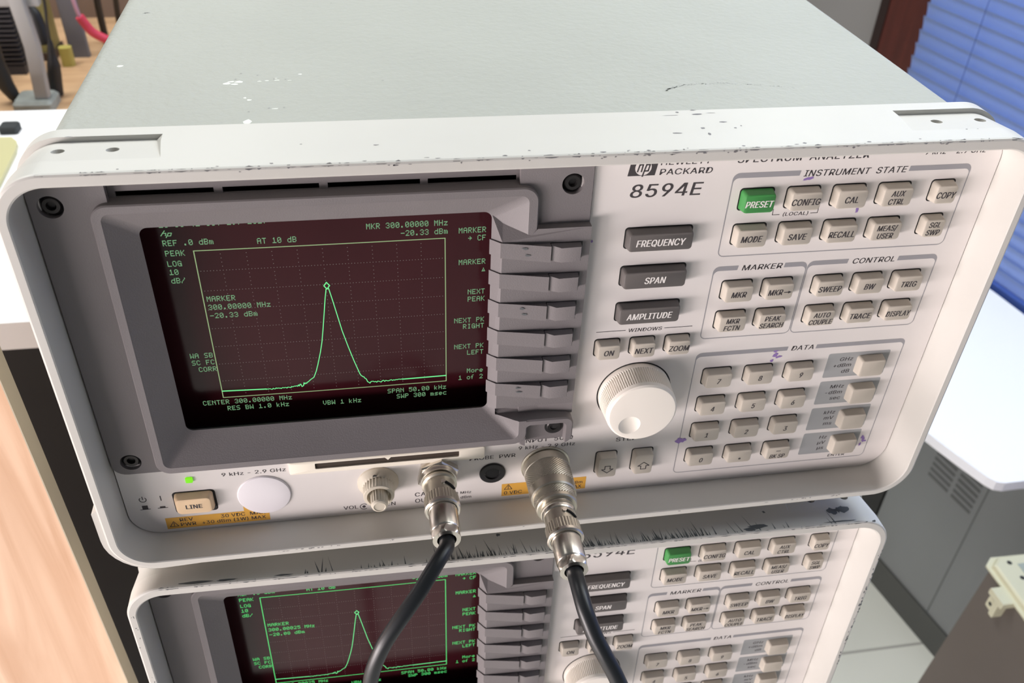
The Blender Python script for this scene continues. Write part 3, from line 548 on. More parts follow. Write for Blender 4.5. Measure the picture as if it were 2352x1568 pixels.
    mb = MB(); mb.box(27.2, 151.8, 16.2, 17, 151.2, 160.8); mb.box(27.2, 151.8, 16.2, 17, 140, 149.2)
    for xa, xb in ((27.2, 29.2), (57.6, 60.2), (89, 91.6), (120.1, 122.5), (150.8, 151.8)): mb.box(xa, xb, 16.2, 17, 149.2, 151.2)
    mb.box(27.2, 151.8, 13.3, 16.3, 160.4, 160.8)
    part('vent_slots', mb, MT['bezel'], bz)
    # shroud: outer wall, lip, slope to the tube opening
    def tl(l, yt, yb, za=41.0, zb=149.0): return [(x, yb + (yt - yb) * (z - za) / (zb - za), z) for x, z in l]
    nn = 8; q = lambda a, r: RR(*a, r, nn)
    oo = q((21.9, 157.6, 41.2, 149.1), 5)
    mb = MB(); mb.loft([Y(oo, 17), tl(oo, 11.4, 8.2), tl(q((22.3, 157.2, 41.6, 148.7), 4.7), 11.0, 7.7), tl(q((24.7, 154.4, 44.1, 146.3), 2.6), 11.0, 7.7), tl(q((25.1, 154.0, 44.5, 145.9), 2.4), 11.4, 8.1),
                        Y(q((33.4, 143.1, 54.6, 138.7), 2.6), 15.6), Y(q((32.8, 143.7, 54.0, 139.3), 2.6), 17)], ring=True)
    sh = part('shroud', mb, MT['bezel'], bz, angle=25); cut(sh, [MB().loft([Y([(145.95, 52.55), (190, 52.55), (190, 134.45), (157.5, 134.45), (155.6, 132.0), (146.6, 135.0), (145.95, 135.2)], q_) for q_ in (0, 30)], True, True)])
    part('tube_well', MB().loft([Y(q((33.4, 143.1, 54.6, 138.7), 2.6), 15.6), Y(q((29.2, 148.3, 46, 142.8), 2.6), 27.2)]), MT['void'], bz)
    # soft key panel: a flat base with six tabs that rise to the right, each ending in a key
    mb = MB(); xl, xr, xe = 146.0, 173.2, 175.6; pitch = 12.05; z0 = 130.0; ytop = 10.2
    def by(z): return ytop + (134 - z) / 81 * 1.4
    mb.poly([(146.5, 14.1, 135.1), (155.6, 10.6, 132.0), (xl, by(130), 130)])
    mb.poly([(155.6, 10.6, 132.0), (157.5, ytop, 134.5), (xe, ytop, 134.5), (xe, by(130), 130), (xl, by(130), 130)])
    mb.poly([(xl, by(130), 130), (xe, by(130), 130), (xe, by(57), 57), (xl, by(57), 57)])
    mb.poly([(xl, by(57), 57), (xe, by(57), 57), (xe, by(52), 52), (148.5, by(52) + 1.5, 52), (143.1, 15.6, 54.6)])
    mb.poly([(157.5, ytop, 134.5), (xe, ytop, 134.5), (xe, 13.4, 134.5), (157.5, 13.4, 134.5)])
    mb.poly([(xe, ytop, 134.5), (xe, by(52), 52), (xe, 14.8, 52), (xe, 14.8, 134.5)])
    mb.poly([(146.5, 14.1, 135.1), (xl, by(130), 130), (xl, by(57), 57), (143.1, 15.6, 54.6), (143.1, 15.6, 137.7)])
    for k in range(6):
        zt = z0 - pitch * k; zc = zt - 5.7; b = by(zt - 3)
        f = [(143.6, 16.0), (142.5, 15.5), (xl - .65, b - .45), (162.0, b - 2.4), (162.0, b + .3)]
        top = [zt - 1.6, zt - 1.5, zt, zt - 1.1, zt - 1.1]; bot = [zc - 1.6, zc - 1.5, zc, zc - 1.5, zc - 1.5]
        mb.loft([[(x, yy, bot[i]) for i, (x, yy) in enumerate(f)], [(x, yy, top[i]) for i, (x, yy) in enumerate(f)]], True, True)
    sk = part('soft_key_panel', mb, MT['bezel'], bz, smooth=False)
    for k in range(6):
        zt = z0 - pitch * k; b = by(zt - 3)
        m2 = MB(); za, zb = zt - 7.2, zt - 1.2
        f = [(162.25, b + .3), (162.3, b - 1.5), (165.3, b - 3.0), (172.0, b - 2.7), (172.3, b - 2.2), (172.35, b + .3)]
        m2.loft([[(x, yy, za + (0 if i in (0, 5) else .15)) for i, (x, yy) in enumerate(f)], [(x, yy, zb - (0 if yy > b - 2 else .35)) for x, yy in f]], True, True)
        part('soft_key', m2, MT['bezel'], R)
        part('key_slot', MB().poly([(162.0, b - .06, zb + .25), (173.0, b - .06, zb + .25), (173.0, b - .06, za - .1), (162.0, b - .06, za - .1)]), MT['void'], bz, smooth=False)
    # foot below the soft keys
    m2 = MB(); a = lambda i, r: RR(154.4 + i, 175.7 - i, 39.4 + i, 52.6 - i, r, 6)
    m2.loft([Y(a(0, 3.2), 15), Y(a(0, 3.2), 8.6), Y(a(.5, 2.8), 8.0)], True, True)
    ft = part('bezel_foot', m2, MT['bezel'], bz); cut(ft, [MB().loft([Y(RR(157.0, 173.2, 36, 50.4, 2), 5), Y(RR(157.4, 172.8, 36, 50.0, 2), 11.6)], True, True)])
    part('screw_well', MB().lathe(169.0, 45.6, [(11.52, 3.7), (11.52, .1)], 28, cap1=False), MT['gap'], bz); screw(bz, 169.0, 45.6, 12.0)
    # --- tube
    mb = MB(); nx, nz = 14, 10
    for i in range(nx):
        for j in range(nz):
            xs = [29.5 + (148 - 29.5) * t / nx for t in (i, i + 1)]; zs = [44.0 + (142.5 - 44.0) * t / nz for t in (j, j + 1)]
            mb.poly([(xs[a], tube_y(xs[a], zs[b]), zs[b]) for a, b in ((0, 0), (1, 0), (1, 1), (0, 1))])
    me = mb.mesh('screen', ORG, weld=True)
    part('screen', me, MT['screen'], R, label='display tube with maroon reflection in its colour')
    return R

def fine(pts, step=2.5):
    o = [pts[0]]
    for a, b in zip(pts, pts[1:]):
        n = max(1, int(math.hypot(b[0] - a[0], b[1] - a[1]) / step))
        o += [(a[0] + (b[0] - a[0]) * k / n, a[1] + (b[1] - a[1]) * k / n) for k in range(1, n + 1)]
    return o
def tube_y(x, z): return 26.0 + .35 * (((x - 88) / 58) ** 2 + ((z - 94) / 46) ** 2)
def on_glass(mb):                       # raster coordinates -> the face of the tube
    for v in mb.v:
        d = v.y - 22.0; v.x = v.x * 1.01524 - 1.556; v.z = v.z * 1.01524 - 4.294; v.y = tube_y(v.x, v.z) - .05 + d
    return mb
def readout(R, marker, level, tm, lead, am, gm, bright):
    sc = [c for c in R.children if c.name.startswith('screen')][0]
    sy = 22.0; t = MB()
    dots(t, '10:36:42 OCT 29, 2017', 37.9, 134.62, sy)
    for l in (((37.9, 131.7), (39.3, 133.5)), ((38.5, 132.6), (39.6, 132.6), (39.3, 131.7)), ((39.4, 131.0), (40.4, 132.7)), ((40.3, 132.6), (41.3, 132.6), (40.9, 131.6), (39.8, 131.6))): stroke(t, l, .3, sy)
    dots(t, 'REF .0 dBm', 37.9, 127.9, sy); dots(t, 'AT 10 dB', 67.2, 127.2, sy)
    for s, z in (('PEAK', 124.1), ('LOG', 120.2), ('10', 117.0), ('dB/', 113.7)): dots(t, s, 38.0, z, sy)
    for s, z in (('MARKER', 105.8), (marker, 102.4), (level, 98.9)): dots(t, s, 48.0, z, sy)
    dots(t, 'MKR ' + marker, 129.3, 130.6, sy, True); dots(t, level.strip(), 129.3, 127.4, sy, True)
    for s, z in (('MARKER', 127.2), ('> CF', 124.1), ('MARKER', 114.7), ('^', 111.6), ('NEXT', 102.3), ('PEAK', 99.2), ('NEXT PK', 90.1), ('RIGHT', 87.3), ('NEXT PK', 78.2), ('LEFT', 75.2), ('More', 66.5), ('1 of 2', 63.3)): dots(t, s, 142.3, z, sy, True)
    dots(t, 'WA SB', 38.6, 82.2, sy); dots(t, 'SC FC', 38.7, 79.1, sy); dots(t, 'CORR', 46.6, 76.0, sy, True)
    dots(t, 'CENTER ' + marker, 39.4, 60.2, sy); dots(t, 'RES BW 1.0 kHz', 47.6, 57.0, sy); dots(t, 'VBW 1 kHz', 82.1, 56.2, sy)
    dots(t, 'SPAN 50.00 kHz', 128.3, 59.5, sy, True); dots(t, 'SWP 300 msec', 128.4, 56.6, sy, True)
    part('screen_text', on_glass(t), tm, sc, smooth=False)
    g = MB(); x0, x1, z0, z1 = 46.9, 128.4, 63.4, 125.7
    stroke(g, fine(((x0, z0), (x0, z1), (x1, z1), (x1, z0), (x0, z0))), .34 if not bright else .4, sy); part('graticule', on_glass(g), gm, sc, smooth=False)
    g = MB(); dx = (x1 - x0) / 10; dz = (z1 - z0) / 8
    def dot(x, z): g.poly([(x - .13, sy, z - .13), (x + .13, sy, z - .13), (x + .13, sy, z + .13), (x - .13, sy, z + .13)])
    for j in range(1, 8):
        for i in range(1, 80): dot(x0 + (x1 - x0) * i / 80, z0 + dz * j)
    for i in range(1, 10):
        for j in range(1, 40): dot(x0 + dx * i, z0 + (z1 - z0) * j / 40)
    part('graticule_dots', on_glass(g), MT['dots'], sc, smooth=False)
    tr = MB(); rr = random.Random(3); P = [(47.0, 66.5), (62.5, 66.0)]
    x = 62.5
    while x < 74: P.append((x, 65.95 + max(0, x - 69) * .08 + rr.uniform(-.25, .3))); x += .35
    while x < 77.8: P.append((x, 66.4 + (x - 74) ** 2 * .13 + rr.uniform(-.75, .85))); x += .3
    P += [(78.6, 69.0), (79.9, 70.0), (81.0, 72.8), (81.9, 76.0), (83.3, 81.6), (84.2, 86), (85.0, 91.2), (86.0, 98.2), (86.9, 104.6), (87.5, 108.2), (88.4, 108.4), (89.4, 103), (91.6, 90.2), (93.2, 83), (94.8, 76.4), (96.5, 70.2)]
    x = 97.0
    while x < 99.0: P.append((x, 69.4 - (x - 97) * 1.5 + rr.uniform(-.8, .6))); x += .3
    while x < 112: P.append((x, 65.95 - .4 * max(0, 1 - (x - 99) / 10) + rr.uniform(-.55, .5) * (1 - (x - 99) / 16))); x += .42
    P += [(112, 65.9), (128.4, 66.1)]
    stroke(tr, fine(P), .32, sy - .03); stroke(tr, fine(((47.0, 66.5), (62.5, 66.05))), .5, sy - .04); stroke(tr, fine(((112, 65.95), (128.3, 66.1))), .5, sy - .04)
    mx, mz = 87.85, 109.6; stroke(tr, ((mx - .95, mz), (mx, mz + 1.35), (mx + .95, mz), (mx, mz - 1.35), (mx - .95, mz), (mx, mz + 1.35)), .38, sy - .05)
    part('trace', on_glass(tr), MT['trace'], sc, smooth=False)

def wear_upper(R):
    fr = [c for c in R.children if c.name.startswith('front_frame')][0]; cv = [c for c in R.children if c.name.startswith('cover')][0]; pn = [c for c in R.children if c.name.startswith('front_panel')][0]
    w1 = MB(); s = 1 / sqrt(2)
    for i in range(150):
        x = rnd.uniform(55, 318) if i < 120 else rnd.uniform(15, 60)
        blob(w1, (x, .33, H - .36), (1, 0, 0), (0, s, s), abs(rnd.gauss(0, 1.5)) + .4, rnd.uniform(.25, .7))
    for i in range(40):
        x = rnd.choice((rnd.gauss(198, 16), rnd.gauss(120, 40), rnd.uniform(20, 310))); x = min(max(x, 18), 308)
        if i < 22: blob(w1, (x, -.03, H - .9 - abs(rnd.gauss(0, .25))), (1, 0, 0), (0, 0, 1), rnd.uniform(.3, 1.0), rnd.uniform(.15, .4))
        else: blob(w1, (x, 1.0 + abs(rnd.gauss(0, .6)), H + .03), (1, 0, 0), (0, 1, 0), rnd.uniform(.3, 1.2), rnd.uniform(.2, .5))
    for i in range(34):
        x = rnd.choice((rnd.gauss(75, 9), rnd.uniform(40, 315), rnd.gauss(290, 18))); x = min(max(x, 18), 308)
        blob(w1, (x, -.03, 2.7 - abs(rnd.gauss(0, .3))), (1, 0, 0), (0, 0, 1), rnd.uniform(.2, .9), rnd.uniform(.12, .3))
    for i in range(40):
        z = rnd.uniform(18, 150); blob(w1, (W - .33, .36, z), (0, 0, 1), (s, s, 0), rnd.uniform(.2, .9), rnd.uniform(.1, .4))
    for (x, y, a, b) in ((205.8, 28.5, .8, .5), (211.7, 29.9, 1.2, .5), (203, 26.3, 3.4, .2), (212, 26.6, 2.6, .6), (217, 27.2, 2.2, .2), (200.7, 12.5, 2.2, .55), (210.3, 15.7, .9, .8), (211, 11.1, .7, 1.2), (218.5, 19.8, 1.7, .5), (221, 15, .6, .6), (223.5, 16.5, .4, .4), (239, 2.2, .8, .5), (85, 14, .5, .3), (107, 11.6, .9, .4), (152, 4, .5, .4), (18, 24.4, 1.6, .3), (298, 8, .5, .3), (302, 8, .4, .2)):
        blob(w1, (x, y, H + .03), (1, 0, 0), (0, 1, 0), a, b)
    part('paint_wear', w1, MT['wear'], fr, smooth=False)['kind'] = 'stuff'
    w2 = MB(); zt = 158.63
    for (x, y, a, b) in ((57.3, 80.4, 2.2, 1.2), (60.2, 79.8, 2.0, 1.0), (61.5, 81.6, 2.0, 1.5), (58.6, 82.2, 1.6, 1.1), (68.5, 82.0, 1.0, .5), (71, 82.4, .9, .5), (74.5, 82.6, 1.4, .6), (74, 84.4, .8, .4), (79, 82, .9, .4), (82.5, 88, .7, .8), (66, 65, 1.2, 1.2), (64.5, 67, .7, .9), (75, 57, 1.6, .5), (66.8, 47, 1.6, 2.0), (18, 100, 1.5, 1.2)):
        blob(w2, (x, y, zt), (1, 0, 0), (0, 1, 0), a, b)
    part('paint_flake', w2, MT['flake'], cv, smooth=False)['kind'] = 'stuff'
    w3 = MB(); pth = spline([(213.8, 63.5, zt), (217, 66, zt), (223, 68.3, zt), (234, 69.3, zt), (244, 67.8, zt), (255, 65.3, zt), (264, 62.1, zt)], 26)
    for k, p in enumerate(pth):
        if rnd.random() < 1.05 - k / len(pth) * .7: blob(w3, p + Vector((rnd.uniform(-.2, .2), rnd.uniform(-.6, .6), 0)), (1, .2, 0), (0, 1, 0), rnd.uniform(.2, .6), rnd.uniform(.15, .5))
    for (x, y) in ((18.1, 161.5), (18.9, 161.9), (17.5, 161.3)): blob(w3, (x, y, zt), (1, 0, 0), (0, 1, 0), 1.0, .7)
    for (x, y) in ((60, 84.6), (61.5, 90), (67.5, 88), (73.5, 84), (77.5, 83.4), (66.5, 55), (73, 57.6), (78, 57.7), (94, 172), (112, 80)): blob(w3, (x, y, zt + .02), (1, 0, 0), (0, 1, 0), .5, .6)
    part('scuff', w3, MT['pencil'], cv, smooth=False)
    w4 = MB(); yy = D - .06
    for (x, z, a, b) in ((250.4, 146, 1.7, .5), (251.2, 146.3, 1.2, .4), (271.9, 133.3, .5, 1.1), (256, 70.5, 1.2, .9), (255.6, 72.2, .9, .5), (257.6, 69.3, 1.3, .5), (255.0, 67.6, .7, .5), (223.4, 28.9, 1.6, 1.3), (225.2, 28.7, 1.4, .8), (306.8, 21, .8, 1.0), (307.5, 19.4, .6, 1.3), (308.3, 18.7, .8, .4), (306.7, 17, .5, .9), (177.4, 126, .4, .5)):
        yy -= .004; blob(w4, (x, yy, z), (1, 0, .15), (0, 0, 1), a * 1.25, b * 1.35, 12)
    part('marker_ink', w4, MT['purple'], pn, label='purple marker ink', smooth=False)['kind'] = 'stuff'
    bz = [c for c in R.children if c.name.startswith('display_bezel')][0]
    w5 = MB()
    for (x, z, y) in ((153.4, 128.2, 8.75), (154.4, 125.6, 8.65), (153.4, 104.0, 9.15), (154.4, 101.6, 9.05), (153.6, 67.8, 9.72), (154.1, 65.9, 9.68)): blob(w5, (x, y - .05, z), (1, -.121, -.07), (0, 0, 1), 1.2, .5)
    part('scuff', w5, MT['darkwear'], bz, smooth=False)
def wear_lower(R):
    fr = [c for c in R.children if c.name.startswith('front_frame')][0]
    w1 = MB(); s = 1 / sqrt(2)
    for i in range(230):
        x = rnd.uniform(14, 318); blob(w1, (x, .33, H - .36), (1, 0, 0), (0, s, s), abs(rnd.gauss(0, 1.6)) + .3, rnd.uniform(.2, .6))
    for i in range(260):
        x = rnd.choice((rnd.gauss(225, 9), rnd.gauss(136, 10), rnd.gauss(185, 8), rnd.gauss(205, 25), rnd.uniform(70, 300))); x = min(max(x, 18), 306)
        l = abs(rnd.gauss(0, 3.4)) + .5; sl = rnd.uniform(-.35, .05)
        w1.poly([(x - rnd.uniform(.1, .4), .9, H + .03), (x + rnd.uniform(.1, .4), .9, H + .03), (x + sl * l + .1, .9 + l, H + .03)])
    for (x, y, a, b) in ((262, 3, 5, 1.4), (258, 2, 3, 1.2), (303, 8.5, 4.2, 2.4), (299, 8, 3.0, 2.2), (300, 1.6, 9, .5), (28, 1.7, 7, .8), (40, 1.6, 5, .6), (62, 1.4, 4, .5), (268, 11, .8, .8), (64, 20, 3.5, 2), (150, 12, 1, .8)): blob(w1, (x, y, H + .04), (1, 0, 0), (0, 1, 0), a, b, 14)
    for i in range(60):
        z = rnd.uniform(60, 152); blob(w1, (W - rnd.uniform(.5, 1.6), -.03 if rnd.random() < .6 else .1, z), (0, 0, 1), (1, 0, 0), rnd.uniform(.3, 1.4), rnd.uniform(.15, .5))
        z = rnd.uniform(70, 152); 
        if i < 20: blob(w1, (rnd.uniform(.9, 2.6), -.03, z), (0, 0, 1), (1, 0, 0), rnd.uniform(.2, .5), rnd.uniform(.15, .4))
    part('paint_wear', w1, MT['darkwear'], fr, smooth=False)['kind'] = 'stuff'

def copy_tree(o, parent=None):
    c = o.copy(); C.objects.link(c)
    if parent is not None: c.parent = parent
    for ch in list(o.children): copy_tree(ch, c)
    return c

upper = make_analyzer(G(*ORG))
lower = copy_tree(upper)
lower['label'] = 'lower of two stacked spectrum analyzers, with scratched top edge and nothing plugged in'
rv = Vector((-0.0351335, 0.00182803, -0.0109283)); Rm = Quaternion(rv.normalized(), rv.length).to_matrix().to_4x4()
pc = Vector((162, 0, 80))
lower.matrix_world = Matrix.Translation(Vector((0, 0, FLOOR)) * .001) @ Matrix.Translation(Vector((-1.8, -4.85, -177.72)) * .001) @ Matrix.Translation(pc * .001) @ Rm @ Matrix.Translation(-pc * .001) @ Matrix.Translation(ORG * .001)
readout(upper, '300.00000 MHz', '-20.33 dBm', MT['text'], None, None, MT['grat'], False)
readout(lower, '300.00025 MHz', '-20.08 dBm', MT['btext'], None, None, MT['btext'], True)
wear_upper(upper); wear_lower(lower)

# ------------------------------------------------------------------ cables and adapter
def knurl(mb, X, Z, y0, y1, r, n=72, rows=9, dep=.035, diamond=True):
    prof = [(y0 + (y1 - y0) * k / rows, r) for k in range(rows + 1)]
    rf = (lambda i, y: 1 - dep * (((i + round((y - y0) / (y1 - y0) * rows) * (3 if diamond else 0)) % 6) < 3)) if diamond else (lambda i, y: 1 - dep * (i % 4 < 2))
    mb.lathe(X, Z, prof, n, rf, cap0=True, cap1=True)
def plug(root, X, Z, y0, org):
    """bayonet plug on an axis pointing at the viewer; y0 = where the sleeve starts"""
    mb = MB(); mb.lathe(X, Z, [(y0, 5.4), (y0, 6.7), (y0 - 1.2, 6.9), (y0 - 1.6, 6.1), (y0 - 8.6, 5.9)], 56, cap0=False)
    sl = part('bayonet_sleeve', mb, MT['dnickel'], root, org=org)
    slot = [(X + 6.15 * cos(t), y0 - 5.6 + 2.6 * (t - 1.0), Z + 6.15 * sin(t)) for t in [.55 + .1 * k for k in range(8)]]
    part('slot', MB().tube(slot, .55, 8), MT['gap'], sl, org=org)
    part('locking_pin', MB().tube([(X + 1.0, y0 - 4.9, Z + 5.4), (X + 1.15, y0 - 4.9, Z + 6.5)], .85, 14), MT['nickel'], sl, org=org)
    mb = MB(); knurl(mb, X, Z, y0 - 8.4, y0 - 13.2, 6.75, 144, 3, .03, False)
    cr = part('coupling_ring', mb, MT['dnickel'], root, org=org)
    part('ring_edge', MB().lathe(X, Z, [(y0 - 13.1, 6.5), (y0 - 13.2, 7.0), (y0 - 14.4, 7.0), (y0 - 14.9, 6.6), (y0 - 14.9, 5.8), (y0 - 13.6, 5.7)], 56, cap1=False), MT['nickel'], cr, org=org)
    part('plug_body', MB().lathe(X, Z, [(y0 - 12, 5.6), (y0 - 24.6, 5.6), (y0 - 25.2, 5.2), (y0 - 25.2, 3)], 56), MT['nickel'], root, org=org)
    hx = lambda r, y: [(X + r * cos(2 * pi * k / 48) * (1 / max(cos((2 * pi * k / 48 + .3) % (pi / 3) - pi / 6), .5)) * .93, y, Z + r * sin(2 * pi * k / 48) * (1 / max(cos((2 * pi * k / 48 + .3) % (pi / 3) - pi / 6), .5)) * .93) for k in range(48)]
    ci = lambda r, y: [(X + r * cos(2 * pi * k / 48), y, Z + r * sin(2 * pi * k / 48)) for k in range(48)]
    part('clamp_nut', MB().loft([ci(5.0, y0 - 25.0), ci(5.4, y0 - 25.4), hx(5.5, y0 - 26.0), hx(5.5, y0 - 28.2), ci(5.2, y0 - 28.9), ci(3.6, y0 - 29.0), ci(3.0, y0 - 27)]), MT['nickel'], root, org=org)
o1 = Vector((123.9, 12, 22.9))
c1 = thing('coaxial_cable', 'black coaxial cable plugged into calibrator output, bending down to the left', 'cable', G(*o1), 'black coaxial cables on the upper analyzer')
plug(c1, 123.9, 22.9, 8.6, o1)
pts = spline([(123.9, -15, 22.9), (123.9, -20.5, 22.9), (123.1, -25, 24.0), (120.0, -29.5, 23.4), (116.4, -33.8, 21.2), (112.2, -38.2, 17.8), (107.6, -41.8, 13.6), (103.2, -44.6, 8.8), (99.2, -46.8, 3.4), (96.3, -48.3, -2.4), (94.0, -49.5, -8.8), (92.6, -50.4, -15.8), (90.5, -51.8, -32), (88, -52, -70), (88, -50, -140), (92, -46, -215), (104, -40, -300), (126, -30, -390)], 6)
part('cable_jacket', MB().tube(pts, 2.85, 20), MT['rubber'], c1, org=o1)
o2 = Vector((167.7, -12, 21.7))
ad = thing('coaxial_adapter', 'knurled nickel adapter screwed onto the input socket behind the cable plug', 'adapter', G(167.7, 13, 21.7))
og = Vector((167.7, 13, 21.7))
mb = MB(); X, Z = 167.7, 21.7
mb.lathe(X, Z, [(13.6, 8.6), (13.4, 9.4), (9.6, 9.45), (9.4, 9.2)], 64, cap0=True, cap1=False); knurl(mb, X, Z, 9.5, .6, 9.35, 300, 18, .022); mb.lathe(X, Z, [(.8, 9.0), (.5, 9.25), (-3.2, 9.1), (-3.8, 8.7), (-3.8, 7.5)], 64, cap1=True)
part('coupling_nut', mb, MT['dnickel'], ad, org=og, angle=20)
mb = MB(); knurl(mb, X, Z, -3.6, -7.4, 8.3, 270, 8, .022); mb.lathe(X, Z, [(-7.3, 8.0), (-7.5, 8.15), (-9.0, 8.1), (-9.5, 7.7), (-9.6, 6.4)], 56, cap1=True)
part('lock_ring', mb, MT['dnickel'], ad, org=og, angle=20)
part('adapter_barrel', MB().lathe(X, Z, [(-9.4, 6.6), (-12.8, 6.6), (-13.6, 6.2), (-13.6, 4.9), (-15, 4.8), (-21, 4.8), (-21, 3.5)], 48), MT['nickel'], ad, org=og)
c2 = thing('coaxial_cable', 'black coaxial cable plugged into the knurled input adapter, running down to the right', 'cable', G(*o2), 'black coaxial cables on the upper analyzer')
plug(c2, X, Z, -10.6, o2)
pts = spline([(167.7, -34, 21.7), (167.7, -39.3, 21.7), (167.6, -44, 22.6), (167.7, -49.2, 22.2), (168.5, -55.5, 19.4), (170.7, -61.4, 14), (173.3, -65.5, 9.3), (176.1, -68.7, 4.2), (178, -70.9, .2), (180.5, -73.7, -6.2), (184.5, -78, -19.6), (191, -82, -50), (197, -82, -110), (199, -76, -190), (196, -64, -280), (188, -50, -370)], 6)
part('cable_jacket', MB().tube(pts, 2.95, 20), MT['rubber'], c2, org=o2)

# ------------------------------------------------------------------ the cart under the stack (below the picture)
ct = thing('equipment_cart', 'dark steel cart standing under the lower analyzer', 'cart', G(160, 220, -FLOOR))
oc = Vector((160, 220, -FLOOR)); dk = mat('dark_grey_steel', (64, 66, 68), .5)
part('shelf', MB().box(4, 322, 8, 438, -222, -205, 2), dk, ct, org=oc)
for (x, y) in ((20, 26), (304, 26), (20, 420), (304, 420)): part('leg', MB().box(x - 12, x + 12, y - 12, y + 12, -FLOOR, -221), dk, ct, org=oc)

# ------------------------------------------------------------------ room
def wood(name, a, b, scale, stretch, rough=.45):
    m = mat(name, a, rough); nt = m.node_tree; p = nt.nodes['Principled BSDF']
    tc = nt.nodes.new('ShaderNodeTexCoord'); mp = nt.nodes.new('ShaderNodeMapping'); mp.inputs['Scale'].default_value = stretch
    n = nt.nodes.new('ShaderNodeTexNoise'); n.inputs['Scale'].default_value = scale; n.inputs['Detail'].default_value = 6; n.inputs['Distortion'].default_value = 1.2
    r = nt.nodes.new('ShaderNodeValToRGB'); r.color_ramp.elements[0].position = .3; r.color_ramp.elements[1].position = .7
    r.color_ramp.elements[0].color = col(*a); r.color_ramp.elements[1].color = col(*b)
    nt.links.new(tc.outputs['Object'], mp.inputs[0]); nt.links.new(mp.outputs[0], n.inputs['Vector']); nt.links.new(n.outputs[0], r.inputs[0]); nt.links.new(r.outputs[0], p.inputs['Base Color'])
    return m
def tile_mat():
    m = mat('white_floor_tile', (205, 205, 198), .3); nt = m.node_tree; p = nt.nodes['Principled BSDF']
    tc = nt.nodes.new('ShaderNodeTexCoord'); b = nt.nodes.new('ShaderNodeTexBrick'); b.offset = 0; b.inputs['Scale'].default_value = 1
    b.inputs['Color1'].default_value = col(236, 238, 230); b.inputs['Color2'].default_value = col(231, 233, 225); b.inputs['Mortar'].default_value = col(176, 176, 170)
    b.inputs['Mortar Size'].default_value = .0025; b.inputs['Brick Width'].default_value = .5; b.inputs['Row Height'].default_value = .5
    mp = nt.nodes.new('ShaderNodeMapping'); mp.inputs['Location'].default_value = (.25, -.083, 0)
    nt.links.new(tc.outputs['Object'], mp.inputs[0]); nt.links.new(mp.outputs[0], b.inputs['Vector']); nt.links.new(b.outputs[0], p.inputs['Base Color'])
    return m
FO = Vector((0, 0, -FLOOR))
def glass_mat():
    m = mat('window_glass', (230, 236, 240), .05); nt = m.node_tree; t = nt.nodes.new('ShaderNodeBsdfTransparent'); x = nt.nodes.new('ShaderNodeMixShader'); x.inputs[0].default_value = .9
    nt.links.new(nt.nodes['Principled BSDF'].outputs[0], x.inputs[1]); nt.links.new(t.outputs[0], x.inputs[2]); nt.links.new(x.outputs[0], nt.nodes['Material Output'].inputs[0]); return m
struct('floor', MB().box(-3200, 2600, -3000, 3600, -FLOOR - 40, -FLOOR), tile_mat(), smooth=False)
struct('wall_back', MB().box(-3200, 1050, 2600, 2700, -FLOOR, 1700), mat('grey_wall_paint', (150, 146, 144), .8, noise=.02, nscale=3), smooth=False)
# window wall, running away to the right of the stack; s runs along it, n points into the room
wd = Vector((-0.201, 0.9796, 0)).normalized(); wn = Vector((-wd.y, wd.x, 0)).normalized(); wp = Vector((1152.5, 877.4, 0))
def SW(s, n, z): p = wp + wd * s + wn * n; return (p.x, p.y, z)
def sbox(mb, s0, s1, n0, n1, z0, z1): return mb.loft([[SW(s0, n0, z), SW(s1, n0, z), SW(s1, n1, z), SW(s0, n1, z)] for z in (z0, z1)], True, True)
gm = mat('grey_wall', (150, 147, 146), .8, noise=.02, nscale=3)
mb = MB(); sbox(mb, 461, 1900, -160, -25, -FLOOR, 1700); sbox(mb, -1400, 461, -160, -25, -FLOOR, -620); sbox(mb, -1400, 461, -160, -25, 900, 1700)
struct('wall_right', mb, gm, smooth=False)
br = wood('red_brown_wood', (74, 34, 28), (92, 42, 34), 3, (18, 18, 1.5))
mb = MB(); sbox(mb, 345, 440, -130, -12, -620, 900)
win = struct('window_1', mb, br, smooth=False)
part('frame_post', sbox(MB(), 440, 461, -130, -10, -620, 900), wood('dark_brown_wood', (40, 26, 24), (50, 32, 28), 3, (18, 18, 1.5)), win, org=FO, smooth=False)
part('sill', sbox(MB(), -1400, 456, -130, -10, -650, -620), br, win, org=FO, smooth=False)
part('pane', sbox(MB(), -1400, 352, -110, -104, -620, 900), glass_mat(), win, org=FO, smooth=False)
# blind: horizontal slats closed
bl = thing('window_blind', 'blue slatted blind hanging over the window at the right', 'blind', G(*SW(0, 0, -535)))
ob_ = Vector(SW(0, 0, -535)); bm_ = mat('blue_slat', (160, 180, 220), .45)
nt_ = bm_.node_tree; tr_ = nt_.nodes.new('ShaderNodeBsdfTranslucent'); tr_.inputs[0].default_value = col(146, 168, 214); mx_ = nt_.nodes.new('ShaderNodeMixShader'); mx_.inputs[0].default_value = .4
nt_.links.new(nt_.nodes['Principled BSDF'].outputs[0], mx_.inputs[1]); nt_.links.new(tr_.outputs[0], mx_.inputs[2]); nt_.links.new(mx_.outputs[0], nt_.nodes['Material Output'].inputs[0])
sl = MB(); n = 6
prof = [(-5.5 + 11 * k / n * .55 - 1.2 * sin(pi * k / n), -13.5 + 27.0 * k / n) for k in range(n + 1)]
sl.loft([[SW(s, nn_ + 2, -535 + z) for nn_, z in prof] + [SW(s, nn_ + 2.5, -535 + z) for nn_, z in reversed(prof)] for s in (-1395, 338)], True, True)
slat_me = sl.mesh('slat', ob_)
for k in range(62):
    o = part('slat', slat_me, bm_, bl); o.location = (0, 0, (17 + 23.0 * k) * .001)
part('bottom_rail', sbox(MB(), -1395, 338, -6, 8, -546, -529), mat('dark_blue_rail', (66, 92, 164), .45), bl, org=ob_)
